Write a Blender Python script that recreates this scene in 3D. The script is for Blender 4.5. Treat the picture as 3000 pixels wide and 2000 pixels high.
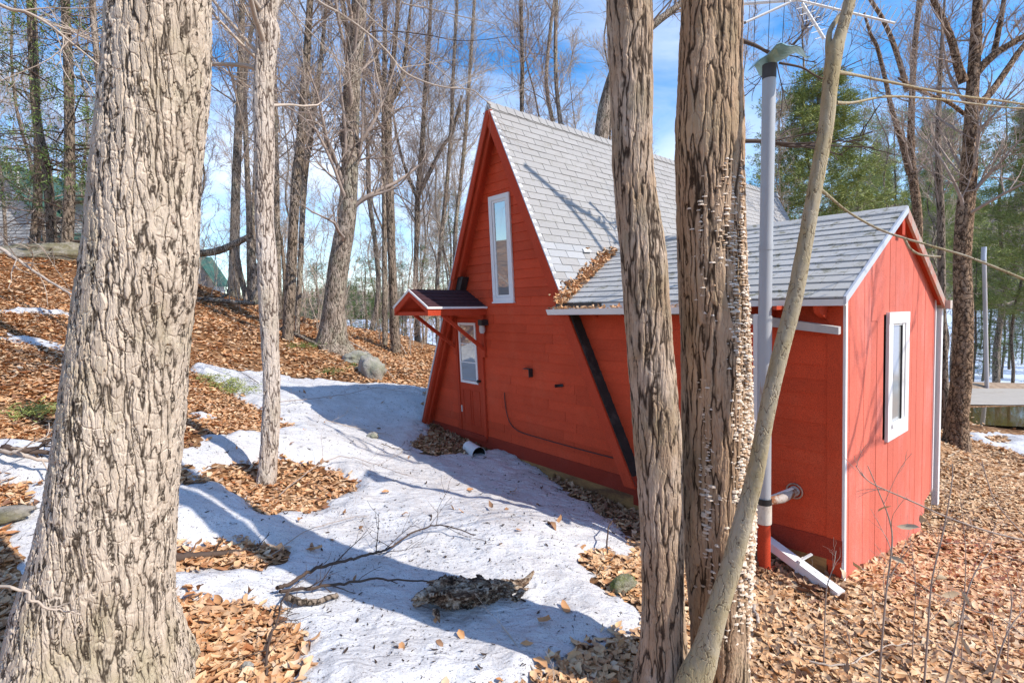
import bpy, math, random
import numpy as np
from mathutils import Vector, Matrix
rad = math.radians
rnd = random.Random(7)
nr = np.random.RandomState(11)
for o in list(bpy.data.objects):
    bpy.data.objects.remove(o)
SC = bpy.context.scene
COL = SC.collection

# ------------------------------------------------------------------ camera
F_PX, CX, CY = 1524.0, 1500.0, 1000.0
PITCH, ROLL = rad(3.7), rad(-1.0)
FW = np.array([0, math.cos(PITCH), -math.sin(PITCH)])
RT0 = np.array([1.0, 0, 0]); UP0 = np.cross(RT0, FW)
RT = RT0 * math.cos(ROLL) + UP0 * math.sin(ROLL)
UP = -RT0 * math.sin(ROLL) + UP0 * math.cos(ROLL)
CAMP = np.array([0, 0, 2.2])
cam_d = bpy.data.cameras.new('camera')
cam_d.sensor_fit = 'HORIZONTAL'; cam_d.sensor_width = 36.0; cam_d.lens = F_PX / 3000 * 36
cam_d.clip_start = 0.05; cam_d.clip_end = 6000
cam = bpy.data.objects.new('camera', cam_d); COL.objects.link(cam)
cam.matrix_world = Matrix(((RT[0], UP[0], -FW[0], 0), (RT[1], UP[1], -FW[1], 0), (RT[2], UP[2], -FW[2], 2.2), (0, 0, 0, 1)))
SC.camera = cam

# ------------------------------------------------------------------ world + sun
SUN_AZ, SUN_EL = rad(-24.0), rad(43.0)          # direction towards the sun, angle from +X
sund = np.array([math.cos(SUN_EL) * math.cos(SUN_AZ), math.cos(SUN_EL) * math.sin(SUN_AZ), math.sin(SUN_EL)])
W = bpy.data.worlds.new('World'); SC.world = W; W.use_nodes = True
wn = W.node_tree; wn.nodes.clear()
def N(nt, t, **k):
    n = nt.nodes.new(t)
    for a, b in k.items(): setattr(n, a, b)
    return n
wo = N(wn, 'ShaderNodeOutputWorld'); bg = N(wn, 'ShaderNodeBackground'); bg.inputs[1].default_value = 0.148
sky = N(wn, 'ShaderNodeTexSky'); sky.sky_type = 'NISHITA'; sky.sun_disc = False
sky.sun_elevation = SUN_EL; sky.sun_rotation = math.pi / 2 - SUN_AZ
sky.altitude = 200; sky.air_density = 1.0; sky.dust_density = 0.15; sky.ozone_density = 3.0
tc = N(wn, 'ShaderNodeTexCoord'); mp = N(wn, 'ShaderNodeMapping'); mp.inputs['Scale'].default_value = (1.0, 1.0, 2.6)
mp.inputs['Location'].default_value = (3.1, 0.4, 0.0)
nz = N(wn, 'ShaderNodeTexNoise'); nz.inputs['Scale'].default_value = 2.6; nz.inputs['Detail'].default_value = 7; nz.inputs['Roughness'].default_value = 0.55
nz.inputs['Distortion'].default_value = 0.5
cr = N(wn, 'ShaderNodeMapRange'); cr.inputs[1].default_value = 0.38; cr.inputs[2].default_value = 0.72; cr.inputs[4].default_value = 0.85
sepx = N(wn, 'ShaderNodeSeparateXYZ'); hz = N(wn, 'ShaderNodeMapRange'); hz.inputs[1].default_value = 0.62; hz.inputs[2].default_value = 0.18
hz.inputs[3].default_value = 0.4; hz.inputs[4].default_value = 1.0
mulc = N(wn, 'ShaderNodeMath', operation='MULTIPLY')
mixc = N(wn, 'ShaderNodeMixRGB'); mixc.inputs[2].default_value = (6.2, 6.5, 7.2, 1)
wn.links.new(tc.outputs['Generated'], mp.inputs[0]); wn.links.new(mp.outputs[0], nz.inputs[0]); wn.links.new(nz.outputs['Fac'], cr.inputs[0])
wn.links.new(tc.outputs['Generated'], sepx.inputs[0]); wn.links.new(sepx.outputs[2], hz.inputs[0])
wn.links.new(cr.outputs[0], mulc.inputs[0]); wn.links.new(hz.outputs[0], mulc.inputs[1]); wn.links.new(mulc.outputs[0], mixc.inputs[0])
hsv = N(wn, 'ShaderNodeHueSaturation'); hsv.inputs['Saturation'].default_value = 1.32; hsv.inputs['Value'].default_value = 1.2
wn.links.new(sky.outputs[0], hsv.inputs['Color']); wn.links.new(hsv.outputs[0], mixc.inputs[1]); wn.links.new(mixc.outputs[0], bg.inputs[0]); wn.links.new(bg.outputs[0], wo.inputs[0])
sl = bpy.data.lights.new('sun', 'SUN'); sl.energy = 3.8; sl.angle = rad(0.5); sl.color = (1, 0.93, 0.84)
so = bpy.data.objects.new('sun', sl); COL.objects.link(so)
so.rotation_euler = Vector(tuple(-sund)).to_track_quat('-Z', 'Y').to_euler(); so.location = (6, -4, 14)
vs = SC.view_settings; vs.view_transform = 'Standard'; vs.look = 'None'; vs.exposure = 0.56; vs.gamma = 1; vs.use_curve_mapping = False
SC.cycles.max_bounces = 6; SC.cycles.diffuse_bounces = 3; SC.cycles.transparent_max_bounces = 8

# ------------------------------------------------------------------ pixel -> place helpers (photo pixels, 3000 x 2000)
def ray(px, py): return FW + RT * ((px - CX) / F_PX) - UP * ((py - CY) / F_PX)
def at(px, py, Y):
    d = ray(px, py); return CAMP + d * (Y / d[1])
def proj(p):
    p = np.asarray(p, float) - CAMP; z = p @ FW
    return CX + F_PX * (p @ RT) / z, CY - F_PX * (p @ UP) / z, z
def nrm(v): return v / np.linalg.norm(v)
HA = -nrm(ray(200, 915)); HB = nrm(ray(3280, 887)); HU = -nrm(ray(2350, 19000))
HM = np.array([HA, HB, HU]).T
_d = ray(2468, 1702); HC = CAMP + _d * (4.15 / (_d @ FW))
def H2W(a, b, z): return HC + HM @ np.array([a, b, z], float)
def hon(px, py, b=0.0):
    n = np.linalg.solve(HM, ray(px, py)); o = np.linalg.solve(HM, CAMP - HC); return o + n * ((b - o[1]) / n[1])
def honA(px, py, a=0.0):
    n = np.linalg.solve(HM, ray(px, py)); o = np.linalg.solve(HM, CAMP - HC); return o + n * ((a - o[0]) / n[0])

# ------------------------------------------------------------------ terrain height
_cp = []
def cpt(px, py, Y): _cp.append(tuple(at(px, py, Y)))
for t in [(0, 1300, 4.3), (0, 930, 7.5), (0, 790, 11.5), (0, 735, 14), (300, 750, 14), (550, 1250, 5.3), (780, 1425, 4.9), (1000, 1700, 3.6), (500, 1700, 3.2),
          (970, 1020, 12.6), (830, 1110, 9.4), (600, 885, 14), (430, 1090, 7.2), (1200, 1125, 11.6), (1120, 1060, 12.5), (1240, 1075, 14), (870, 935, 19), (1150, 985, 18),
          (1010, 1160, 9.0), (640, 1010, 9.8), (0, 1700, 3.0), (0, 1995, 2.3), (600, 1995, 2.45), (1300, 1990, 2.62), (1800, 1990, 2.72),
          (2200, 1990, 2.78), (2600, 1990, 2.85), (3000, 1990, 2.9), (2700, 1700, 4.2), (2950, 1700, 4.3), (2900, 1500, 6.6), (2950, 1400, 9), (2790, 1310, 11), (2900, 1290, 12.5),
          (2900, 1255, 14), (2900, 1200, 16.5), (2900, 1150, 20), (3000, 1150, 20), (2770, 1140, 21), (600, 1500, 3.95), (1500, 1560, 4.3), (1300, 1450, 5.4)]:
    cpt(*t)
for a, b, z in [(0.15, 0, -.03), (0.1, .8, -.1), (.1, 1.3, -.14), (.1, 1.8, -.22), (.1, 2.5, -.36), (.2, 3.2, -.42), (-.6, -.25, 0.0), (-1.2, -.25, -.06), (-2, -.25, .0),
                (-3, -.3, .03), (-4, -.3, .09), (-5, -.3, .18), (-6.3, -.4, .25), (-7.2, 0.2, .6), (-3, 4, -.1), (-1, 4, -.4), (-3, 9.5, .0), (-1, 8, -.4), (-6.5, 4, .5), (-6.5, 8.5, .5)]:
    _cp.append(tuple(H2W(a, b, z)))
_cp += [(0, -1, .5), (0, -6, .6), (6, -6, -.2), (-6, -6, 1.6), (8, 0, -.4), (-8, 0, 2.3), (14, 6, -1.3), (24, 20, -1.5), (12, 22, -1.5), (24, 10, -1.5), (-16, 6, 4.0), (5, 22, -.9), (0, 24, -.3)]
CP = np.array(_cp)
def _U(r2): return np.where(r2 > 1e-12, r2 * np.log(r2 + 1e-12), 0)
_n = len(CP); _K = _U(((CP[:, None, :2] - CP[None, :, :2]) ** 2).sum(-1)) + np.eye(_n) * 0.6
_P = np.c_[np.ones(_n), CP[:, :2]]
_A = np.zeros((_n + 3, _n + 3)); _A[:_n, :_n] = _K; _A[:_n, _n:] = _P; _A[_n:, :_n] = _P.T
_w = np.linalg.solve(_A, np.r_[CP[:, 2], 0, 0, 0])
def sstep(x, a, b):
    t = np.clip((x - a) / (b - a), 0, 1); return t * t * (3 - 2 * t)
def height(x, y):
    x = np.asarray(x, float); y = np.asarray(y, float); sh = x.shape
    X = np.c_[x.ravel(), y.ravel()]; out = np.empty(len(X))
    for i in range(0, len(X), 20000):
        B = X[i:i + 20000]
        out[i:i + 20000] = _U(((B[:, None] - CP[None, :, :2]) ** 2).sum(-1)) @ _w[:_n] + _w[_n] + B @ _w[_n + 1:]
    r = np.hypot(X[:, 0], X[:, 1]); w = sstep(np.where(X[:, 0] > 0, np.hypot(X[:, 0] * .45, X[:, 1]), r), 22.5, 34)
    left = sstep(-X[:, 0] - .55 * X[:, 1], -6, 8)
    far = -4.5 + left * 8.5
    out = np.clip(out, -6, 9) * (1 - w) + far * w
    out += .03 * np.sin(X[:, 0] * 2.1 + .6 * X[:, 1]) * np.sin(X[:, 1] * 1.7) * sstep(r, 2, 6) * (1 - .8 * sstep(X[:, 0], 5, 9))
    return out.reshape(sh)
def gpt(px, py, dz=0.0, lo=1.2, hi=60):
    d = ray(px, py); ts = np.linspace(lo, hi, 1500); P = CAMP + ts[:, None] * d / d[1]
    dif = P[:, 2] - height(P[:, 0], P[:, 1]) - dz; k = np.argmax(dif < 0)
    if dif[k] >= 0: k = len(ts) - 1
    if k > 0:
        f = dif[k - 1] / (dif[k - 1] - dif[k] + 1e-9); p = P[k - 1] + (P[k] - P[k - 1]) * min(max(f, 0), 1)
    else: p = P[k]
    return p
def hz1(x, y): return float(height(np.array([x]), np.array([y]))[0])

# ------------------------------------------------------------------ object helpers
def wloc(o):
    v = np.zeros(3)
    while o is not None:
        v += np.array(o.location); o = o.parent
    return v
def tag(o, label=None, cat=None, group=None, kind=None):
    if label: o['label'] = label
    if cat: o['category'] = cat
    if group: o['group'] = group
    if kind: o['kind'] = kind
    return o
def thing(name, label, cat, loc, group=None):
    o = bpy.data.objects.new(name, None); COL.objects.link(o); o.location = tuple(loc); o.empty_display_size = .2
    return tag(o, label, cat, group)
def mk_mesh(name, V, F, mat=None, smooth=False):
    m = bpy.data.meshes.new(name); V = np.asarray(V, float)
    if isinstance(F, np.ndarray):
        k = F.shape[1]; m.vertices.add(len(V)); m.vertices.foreach_set('co', V.ravel().astype(np.float32))
        m.loops.add(F.size); m.loops.foreach_set('vertex_index', F.ravel().astype(np.int32))
        m.polygons.add(len(F)); m.polygons.foreach_set('loop_start', np.arange(0, F.size, k, dtype=np.int32))
        m.polygons.foreach_set('loop_total', np.full(len(F), k, dtype=np.int32)); m.update(calc_edges=True)
    else:
        m.from_pydata([tuple(v) for v in V], [], [tuple(f) for f in F])
    if smooth: m.polygons.foreach_set('use_smooth', np.ones(len(m.polygons), dtype=bool))
    if mat: m.materials.append(mat)
    return m
def obj(name, V, F, mat, parent=None, smooth=False, origin=None):
    """V in world coordinates; origin = world point of the object's origin"""
    base = wloc(parent) if parent else np.zeros(3)
    og = np.array(origin, float) if origin is not None else (base if parent else np.zeros(3))
    m = mk_mesh(name, np.asarray(V, float) - og, F, mat, smooth)
    o = bpy.data.objects.new(name, m); COL.objects.link(o); o.parent = parent; o.location = tuple(og - base)
    return o
def struct(o): o['kind'] = 'structure'; return o
BF = [(0, 3, 2, 1), (4, 5, 6, 7), (0, 1, 5, 4), (1, 2, 6, 5), (2, 3, 7, 6), (3, 0, 4, 7)]
class MB:
    def __init__(s, xf=None): s.v = []; s.f = []; s.xf = xf
    def add(s, V, F):
        k = len(s.v); s.v += [tuple(p) for p in V]; s.f += [tuple(i + k for i in f) for f in F]; return s
    def box(s, a0, a1, b0, b1, z0, z1):
        return s.add([(a0, b0, z0), (a1, b0, z0), (a1, b1, z0), (a0, b1, z0), (a0, b0, z1), (a1, b0, z1), (a1, b1, z1), (a0, b1, z1)], BF)
    def hexa(s, P): return s.add(P, BF)
    def beam(s, p, q, w, h, up=(0, 0, 1)):
        p = np.array(p, float); q = np.array(q, float); t = nrm(q - p); u = np.array(up, float)
        x = np.cross(t, u); x = nrm(x) * w / 2; y = nrm(np.cross(x, t)) * h / 2
        return s.add([p - x - y, p + x - y, p + x + y, p - x + y, q - x - y, q + x - y, q + x + y, q - x + y], [(0, 1, 2, 3), (7, 6, 5, 4), (0, 4, 5, 1), (1, 5, 6, 2), (2, 6, 7, 3), (3, 7, 4, 0)])
    def prism(s, poly, b0, b1, axis='b'):
        """extrude polygon (a,z) along b, or (b,z) along a"""
        n = len(poly)
        P = [(u, b0, v) if axis == 'b' else (b0, u, v) for u, v in poly] + [(u, b1, v) if axis == 'b' else (b1, u, v) for u, v in poly]
        return s.add(P, [tuple(range(n)), tuple(range(2 * n - 1, n - 1, -1))] + [(i, (i + 1) % n + 0, (i + 1) % n + n, i + n) for i in range(n)])
    def tube(s, pts, r, n=10, caps=True):
        V, Fq = tubes(np.array([pts], float), np.array([r if hasattr(r, '__len__') else [r] * len(pts)], float), n)
        k = len(s.v); s.v += [tuple(p) for p in V]; s.f += [tuple(int(i) + k for i in f) for f in Fq]
        if caps:
            m = len(pts); s.f.append(tuple(k + i for i in range(n))); s.f.append(tuple(k + (m - 1) * n + i for i in reversed(range(n))))
        return s
    def build(s, name, mat, parent=None, smooth=False, origin=None):
        V = np.array(s.v, float)
        if s.xf == 'house': V = HC + V @ HM.T
        return obj(name, V, s.f, mat, parent, smooth, origin)
def tubes(P, R, sides):
    """P (k,n,3) polylines, R (k,n) radii -> verts, quad faces"""
    k, n, _ = P.shape
    T = np.empty_like(P); T[:, 1:-1] = P[:, 2:] - P[:, :-2]; T[:, 0] = P[:, 1] - P[:, 0]; T[:, -1] = P[:, -1] - P[:, -2]
    T /= np.linalg.norm(T, axis=2, keepdims=True) + 1e-9
    ref = np.where(np.abs(T[:, :1, 2:3]) > .8, np.array([[[1.0, .13, 0]]]), np.array([[[0, 0, 1.0]]]))
    X = np.cross(T, np.broadcast_to(ref, T.shape)); X /= np.linalg.norm(X, axis=2, keepdims=True) + 1e-9
    Y = np.cross(T, X)
    a = np.arange(sides) * 2 * math.pi / sides
    V = P[:, :, None] + R[:, :, None, None] * (X[:, :, None] * np.cos(a)[None, None, :, None] + Y[:, :, None] * np.sin(a)[None, None, :, None])
    V = V.reshape(-1, 3)
    i = np.arange(k)[:, None, None] * n * sides + np.arange(n - 1)[None, :, None] * sides
    j = np.arange(sides)[None, None]; j2 = (j + 1) % sides
    Fq = np.stack([i + j, i + j2, i + sides + j2, i + sides + j], -1).reshape(-1, 4)
    return V, Fq
def resample(P, n):
    P = np.asarray(P, float); k = len(P); u = np.linspace(0, k - 1, n); out = []
    for t in u:
        i = min(int(t), k - 2); f = t - i
        p0 = P[max(i - 1, 0)]; p1 = P[i]; p2 = P[i + 1]; p3 = P[min(i + 2, k - 1)]
        out.append(.5 * (2 * p1 + (p2 - p0) * f + (2 * p0 - 5 * p1 + 4 * p2 - p3) * f * f + (3 * p1 - p0 - 3 * p2 + p3) * f ** 3))
    return np.array(out)

# ------------------------------------------------------------------ materials
def mat(name, rough=.8, spec=.3):
    m = bpy.data.materials.new(name); m.use_nodes = True; nt = m.node_tree; nt.nodes.clear()
    o = N(nt, 'ShaderNodeOutputMaterial'); b = N(nt, 'ShaderNodeBsdfPrincipled')
    b.inputs['Roughness'].default_value = rough; b.inputs['Specular IOR Level'].default_value = spec
    nt.links.new(b.outputs[0], o.inputs[0]); return m, nt, b, o
def mapped(nt, scale, coord='Object', rot=(0, 0, 0)):
    t = N(nt, 'ShaderNodeTexCoord'); m = N(nt, 'ShaderNodeMapping'); m.inputs['Scale'].default_value = scale; m.inputs['Rotation'].default_value = rot
    nt.links.new(t.outputs[coord], m.inputs[0]); return m.outputs[0]
def noise(nt, vec, sc, det=4, ro=.55, dist=0):
    n = N(nt, 'ShaderNodeTexNoise'); n.inputs['Scale'].default_value = sc; n.inputs['Detail'].default_value = det
    n.inputs['Roughness'].default_value = ro; n.inputs['Distortion'].default_value = dist; nt.links.new(vec, n.inputs['Vector']); return n.outputs['Fac']
def ramp(nt, fac, stops):
    r = N(nt, 'ShaderNodeValToRGB'); e = r.color_ramp.elements
    while len(e) < len(stops): e.new(.5)
    for i, (p, c) in enumerate(stops):
        e[i].position = p; e[i].color = (c[0], c[1], c[2], 1) if hasattr(c, '__len__') else (c, c, c, 1)
    nt.links.new(fac, r.inputs[0]); return r.outputs[0]
def mix(nt, fac, a, b, mode='MIX'):
    m = N(nt, 'ShaderNodeMixRGB', blend_type=mode)
    for i, x in ((0, fac), (1, a), (2, b)):
        if isinstance(x, (int, float)): m.inputs[i].default_value = x
        elif isinstance(x, tuple): m.inputs[i].default_value = (*x, 1)
        else: nt.links.new(x, m.inputs[i])
    return m.outputs[0]
def math_(nt, op, a, b=None, c=None):
    m = N(nt, 'ShaderNodeMath', operation=op)
    for i, x in enumerate((a, b, c)):
        if x is None: continue
        if isinstance(x, (int, float)): m.inputs[i].default_value = x
        else: nt.links.new(x, m.inputs[i])
    return m.outputs[0]
def bump(nt, bs, h, strength=.5, dist=.01):
    b = N(nt, 'ShaderNodeBump'); b.inputs['Strength'].default_value = strength; b.inputs['Distance'].default_value = dist
    nt.links.new(h, b.inputs['Height']); nt.links.new(b.outputs[0], bs.inputs['Normal'])
def island(nt): return N(nt, 'ShaderNodeNewGeometry').outputs['Random Per Island']
def oinfo(nt): return N(nt, 'ShaderNodeObjectInfo').outputs['Random']

def bark_mat(name, plates, cracks, lichen=None, lich_amt=.5, sxy=22, sz=7, disp=0.0, rough=.9, warp=.03, width=.3, tint2=None, tsc=5, cell=.35, cross=.3):
    m, nt, b, o = mat(name, rough, .12)
    vec = N(nt, 'ShaderNodeTexCoord').outputs['Object']
    def warped(v, sc, amt, det=2):
        nn = N(nt, 'ShaderNodeTexNoise'); nn.inputs['Scale'].default_value = sc; nn.inputs['Detail'].default_value = det; nt.links.new(v, nn.inputs['Vector'])
        wv = N(nt, 'ShaderNodeVectorMath', operation='MULTIPLY_ADD'); nt.links.new(nn.outputs['Color'], wv.inputs[0]); wv.inputs[1].default_value = (amt, amt, amt * 1.6); nt.links.new(v, wv.inputs[2]); return wv.outputs[0]
    wv = warped(warped(vec, 6, warp * 1.6), 24, warp, 3)
    def sc_(v, s3):
        mpn = N(nt, 'ShaderNodeMapping'); mpn.inputs['Scale'].default_value = s3; nt.links.new(v, mpn.inputs[0]); return mpn.outputs[0]
    def ridge(v, lo, hi, det=1.5):
        n = noise(nt, v, 1, det, .5); r = math_(nt, 'ABSOLUTE', math_(nt, 'MULTIPLY_ADD', n, 2.0, -1.0))
        mr = N(nt, 'ShaderNodeMapRange', interpolation_type='SMOOTHSTEP'); mr.inputs[1].default_value = lo; mr.inputs[2].default_value = hi; nt.links.new(r, mr.inputs[0]); return mr.outputs[0]
    furrow = ridge(sc_(wv, (sxy, sxy, sz)), 0.0, width)
    furrow2 = ridge(sc_(wv, (sxy * 1.9 + 3, sxy * 1.9, sz * 2.2)), 0.0, width * .8)
    crossn = ridge(sc_(wv, (sxy * .55, sxy * .55, sz * 3.2)), 0.0, .12)
    v2 = N(nt, 'ShaderNodeTexVoronoi', feature='F1'); v2.inputs['Scale'].default_value = 1; nt.links.new(sc_(wv, (sxy * 1.3, sxy * 1.3, sz * 1.5)), v2.inputs['Vector'])
    sepc = N(nt, 'ShaderNodeSeparateColor'); nt.links.new(v2.outputs['Color'], sepc.inputs[0])
    fine = noise(nt, sc_(vec, (70, 70, 28)), 1, 5, .7)
    h = math_(nt, 'ADD', math_(nt, 'MULTIPLY', furrow, .62), math_(nt, 'MULTIPLY', furrow2, .22))
    h = math_(nt, 'ADD', h, math_(nt, 'MULTIPLY', crossn, cross * .5))
    h = math_(nt, 'ADD', h, math_(nt, 'MULTIPLY', sepc.outputs[1], cell)); h = math_(nt, 'ADD', h, math_(nt, 'MULTIPLY', fine, .28))
    c = mix(nt, fine, tuple(x * .68 for x in plates), tuple(min(x * 1.28, .9) for x in plates))
    c = mix(nt, math_(nt, 'MULTIPLY', sepc.outputs[0], .55), c, tuple(min(x * 1.35, .9) for x in plates))
    if tint2: c = mix(nt, ramp(nt, noise(nt, sc_(vec, (tsc, tsc, tsc * .5)), 1, 5, .65), [(.45, 0), (.62, 1)]), c, tint2)
    if lichen:
        c = mix(nt, math_(nt, 'MULTIPLY', ramp(nt, noise(nt, sc_(vec, (3, 3, 1.6)), 1, 6, .7), [(.5, 0), (.64, 1)]), lich_amt), c, lichen)
    ck = math_(nt, 'MINIMUM', furrow, math_(nt, 'MAXIMUM', math_(nt, 'ADD', furrow2, .25), 0.0))
    c = mix(nt, ramp(nt, ck, [(0.0, .95), (.4, 0)]), c, cracks)
    nt.links.new(c, b.inputs['Base Color'])
    if disp > 0:
        d = N(nt, 'ShaderNodeDisplacement'); d.inputs['Scale'].default_value = disp; d.inputs['Midlevel'].default_value = .9
        nt.links.new(h, d.inputs['Height']); nt.links.new(d.outputs[0], o.inputs['Displacement']); m.displacement_method = 'BOTH'
    else: bump(nt, b, h, .9, .02)
    return m
def simple(name, col, rough=.8, var=.15, sc=8, bumpd=0, spec=.3, metal=0, coords='Object', stretch=(1, 1, 1), dirt=None, dirt_lo=.55, dirt_hi=.75, perobj=0, bsc=60):
    m, nt, b, o = mat(name, rough, spec); b.inputs['Metallic'].default_value = metal
    v = mapped(nt, stretch, coords)
    f = noise(nt, v, sc, 5, .6)
    c = mix(nt, f, tuple(x * (1 - var * 1.6) for x in col), tuple(min(x * (1 + var * 1.6), 1) for x in col))
    if dirt: c = mix(nt, ramp(nt, noise(nt, v, sc * .6, 6, .7), [(dirt_lo, 0), (dirt_hi, 1)]), c, dirt)
    if perobj: c = mix(nt, 1.0, c, ramp(nt, oinfo(nt), [(0, 1 - perobj), (1, 1.0)]), 'MULTIPLY')
    nt.links.new(c, b.inputs['Base Color'])
    if bumpd: bump(nt, b, noise(nt, mapped(nt, stretch, coords), bsc, 4, .6), .6, bumpd)
    return m
M = {}
M['bark_big'] = bark_mat('bark_plated_grey', (.56, .465, .365), (.04, .027, .018), (.34, .31, .17), .4, 30, 4.0, .0095, tint2=(.47, .375, .28), tsc=3, warp=.012, width=.17, cell=.5, cross=.7)
M['bark_t2'] = bark_mat('bark_ridged_grey', (.52, .43, .35), (.09, .06, .045), (.33, .31, .2), .3, 24, 4.5, .010, tint2=(.64, .55, .47), tsc=5, warp=.014, width=.22, cell=.35, cross=.45)
M['bark_t3'] = bark_mat('bark_fissured_brown', (.38, .265, .175), (.035, .022, .015), (.17, .155, .085), .5, 29, 3.1, .0085, tint2=(.56, .44, .335), tsc=4, warp=.013, width=.27, cell=.28, cross=.35)
M['bark_t4'] = bark_mat('bark_fissured_warm', (.37, .245, .155), (.03, .018, .011), (.24, .21, .11), .35, 27, 2.9, .0095, tint2=(.52, .37, .245), tsc=4, warp=.013, width=.27, cell=.28, cross=.35)
M['bark_sap'] = bark_mat('bark_smooth_olive', (.36, .29, .165), (.14, .10, .06), (.46, .41, .32), .5, 30, 6, .003, tint2=(.44, .38, .28), width=.06, cell=.12, cross=.5)
M['bark_mid'] = bark_mat('bark_mid_grey', (.42, .34, .27), (.06, .045, .03), (.42, .42, .3), .5, 20, 4, 0, tint2=(.25, .19, .145))
M['bark_dark'] = bark_mat('bark_dark', (.27, .21, .16), (.03, .022, .015), (.3, .26, .2), .35, 16, 4, 0, tint2=(.28, .21, .15))
M['bark_mott'] = bark_mat('bark_mottled_brown', (.38, .25, .155), (.05, .03, .018), (.42, .33, .25), .35, 14, 8, 0, tint2=(.12, .07, .045), tsc=13)
M['twig'] = simple('twig', (.36, .28, .23), .8, .35, 3)
M['twig_pale'] = simple('twig_pale', (.48, .39, .31), .8, .3, 3)
M['twig_dark'] = simple('twig_dark', (.09, .06, .045), .8, .3, 6)
# ------------------------------------------------------------------ materials of the place
def leaf_mat(name, stops, rough=.6):
    m, nt, b, o = mat(name, rough, .3)
    c = ramp(nt, island(nt), stops)
    c = mix(nt, noise(nt, mapped(nt, (1, 1, 1)), 45, 3, .6), mix(nt, .35, c, (.10, .045, .02)), c)
    nt.links.new(c, b.inputs['Base Color']); return m
M['leaf'] = leaf_mat('dry_leaf', [(0, (.44, .16, .055)), (.12, (.68, .38, .18)), (.4, (.78, .50, .28)), (.6, (.66, .33, .14)), (.75, (.82, .60, .38)), (.9, (.50, .21, .08)), (1, (.86, .68, .48))])
M['leaf_tan'] = leaf_mat('pale_tan_leaf', [(0, (.56, .25, .09)), (.12, (.80, .49, .25)), (.4, (.86, .58, .33)), (.62, (.72, .40, .19)), (.8, (.88, .66, .42)), (.92, (.50, .23, .09)), (1, (.90, .72, .50))])
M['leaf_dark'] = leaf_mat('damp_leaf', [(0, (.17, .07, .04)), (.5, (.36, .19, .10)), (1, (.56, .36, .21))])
M['leaf_pale'] = leaf_mat('beech_leaf', [(0, (.60, .44, .27)), (1, (.72, .58, .40))])
def ground_mat():
    m, nt, b, o = mat('ground_leafmould', .95, .1)
    v = mapped(nt, (1, 1, 1))
    vo = N(nt, 'ShaderNodeTexVoronoi', feature='F1'); vo.inputs['Scale'].default_value = 11; nt.links.new(v, vo.inputs['Vector'])
    sc_ = N(nt, 'ShaderNodeSeparateColor'); nt.links.new(vo.outputs['Color'], sc_.inputs[0])
    c = ramp(nt, sc_.outputs[0], [(0, (.16, .07, .03)), (.4, (.33, .16, .07)), (.7, (.45, .25, .12)), (1, (.56, .35, .2))])
    c = mix(nt, ramp(nt, noise(nt, v, 1.3, 5, .6), [(.35, 1), (.6, 0)]), c, (.12, .065, .035))
    nt.links.new(c, b.inputs['Base Color'])
    bump(nt, b, math_(nt, 'ADD', vo.outputs['Distance'], noise(nt, v, 25, 4, .6)), .8, .05); return m
M['ground'] = ground_mat()
def snow_mat():
    m, nt, b, o = mat('old_snow', .55, .3)
    v = mapped(nt, (1, 1, 1))
    g = noise(nt, v, 45, 5, .7); g2 = noise(nt, v, 6, 4, .55); cups = noise(nt, mapped(nt, (1, 1.8, 1), rot=(0, 0, -.5)), 9, 3, .5, .6)
    c = mix(nt, g2, (.60, .60, .61), (.70, .70, .70))
    c = mix(nt, math_(nt, 'MULTIPLY', ramp(nt, noise(nt, v, 2.2, 6, .7), [(.38, 0), (.64, 1)]), .6), c, (.46, .43, .41))
    sp = noise(nt, v, 130, 2, .5)
    c = mix(nt, math_(nt, 'MULTIPLY', ramp(nt, sp, [(.60, 0), (.68, 1)]), .7), c, (.16, .12, .10))
    sp2 = noise(nt, mapped(nt, (1, 2.2, 1), rot=(0, 0, .6)), 55, 2, .5)
    c = mix(nt, math_(nt, 'MULTIPLY', ramp(nt, sp2, [(.64, 0), (.70, 1)]), .75), c, (.12, .08, .06))
    nt.links.new(c, b.inputs['Base Color']); b.inputs['Subsurface Weight'].default_value = 0
    h = math_(nt, 'ADD', math_(nt, 'MULTIPLY', g, .22), math_(nt, 'ADD', math_(nt, 'MULTIPLY', cups, 1.5), math_(nt, 'MULTIPLY', g2, .8)))
    bump(nt, b, h, .75, .028); return m
M['snow'] = snow_mat()
M['asphalt'] = simple('asphalt', (.42, .38, .33), .9, .12, 3, .004, dirt=(.30, .24, .18))
M['lake'] = simple('lake_ice', (.62, .70, .84), .7, .06, .05)
M['mud'] = simple('wet_mud', (.20, .13, .08), .5, .3, 2)
m, nt, b, o = mat('puddle_water', .03, .5); b.inputs['Base Color'].default_value = (.075, .05, .015, 1); bump(nt, b, noise(nt, mapped(nt, (1, 6, 1)), 1.5, 2), .06, .01); M['puddle'] = m
def stone(name, c, c2, sc=3):
    m, nt, b, o = mat(name, .9, .2); v = mapped(nt, (1, 1, 1))
    col = mix(nt, ramp(nt, noise(nt, v, sc, 6, .65), [(.4, 0), (.6, 1)]), c, c2)
    col = mix(nt, ramp(nt, noise(nt, v, sc * 12, 3, .6), [(.35, .5), (.55, 0)]), col, tuple(x * .35 for x in c))
    nt.links.new(col, b.inputs['Base Color']); bump(nt, b, noise(nt, v, sc * 7, 6, .7), .8, .03); return m
M['stone'] = stone('granite', (.42, .39, .35), (.30, .30, .22)); M['mossy'] = stone('mossy_stone', (.16, .18, .05), (.40, .37, .28), 8)

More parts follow.
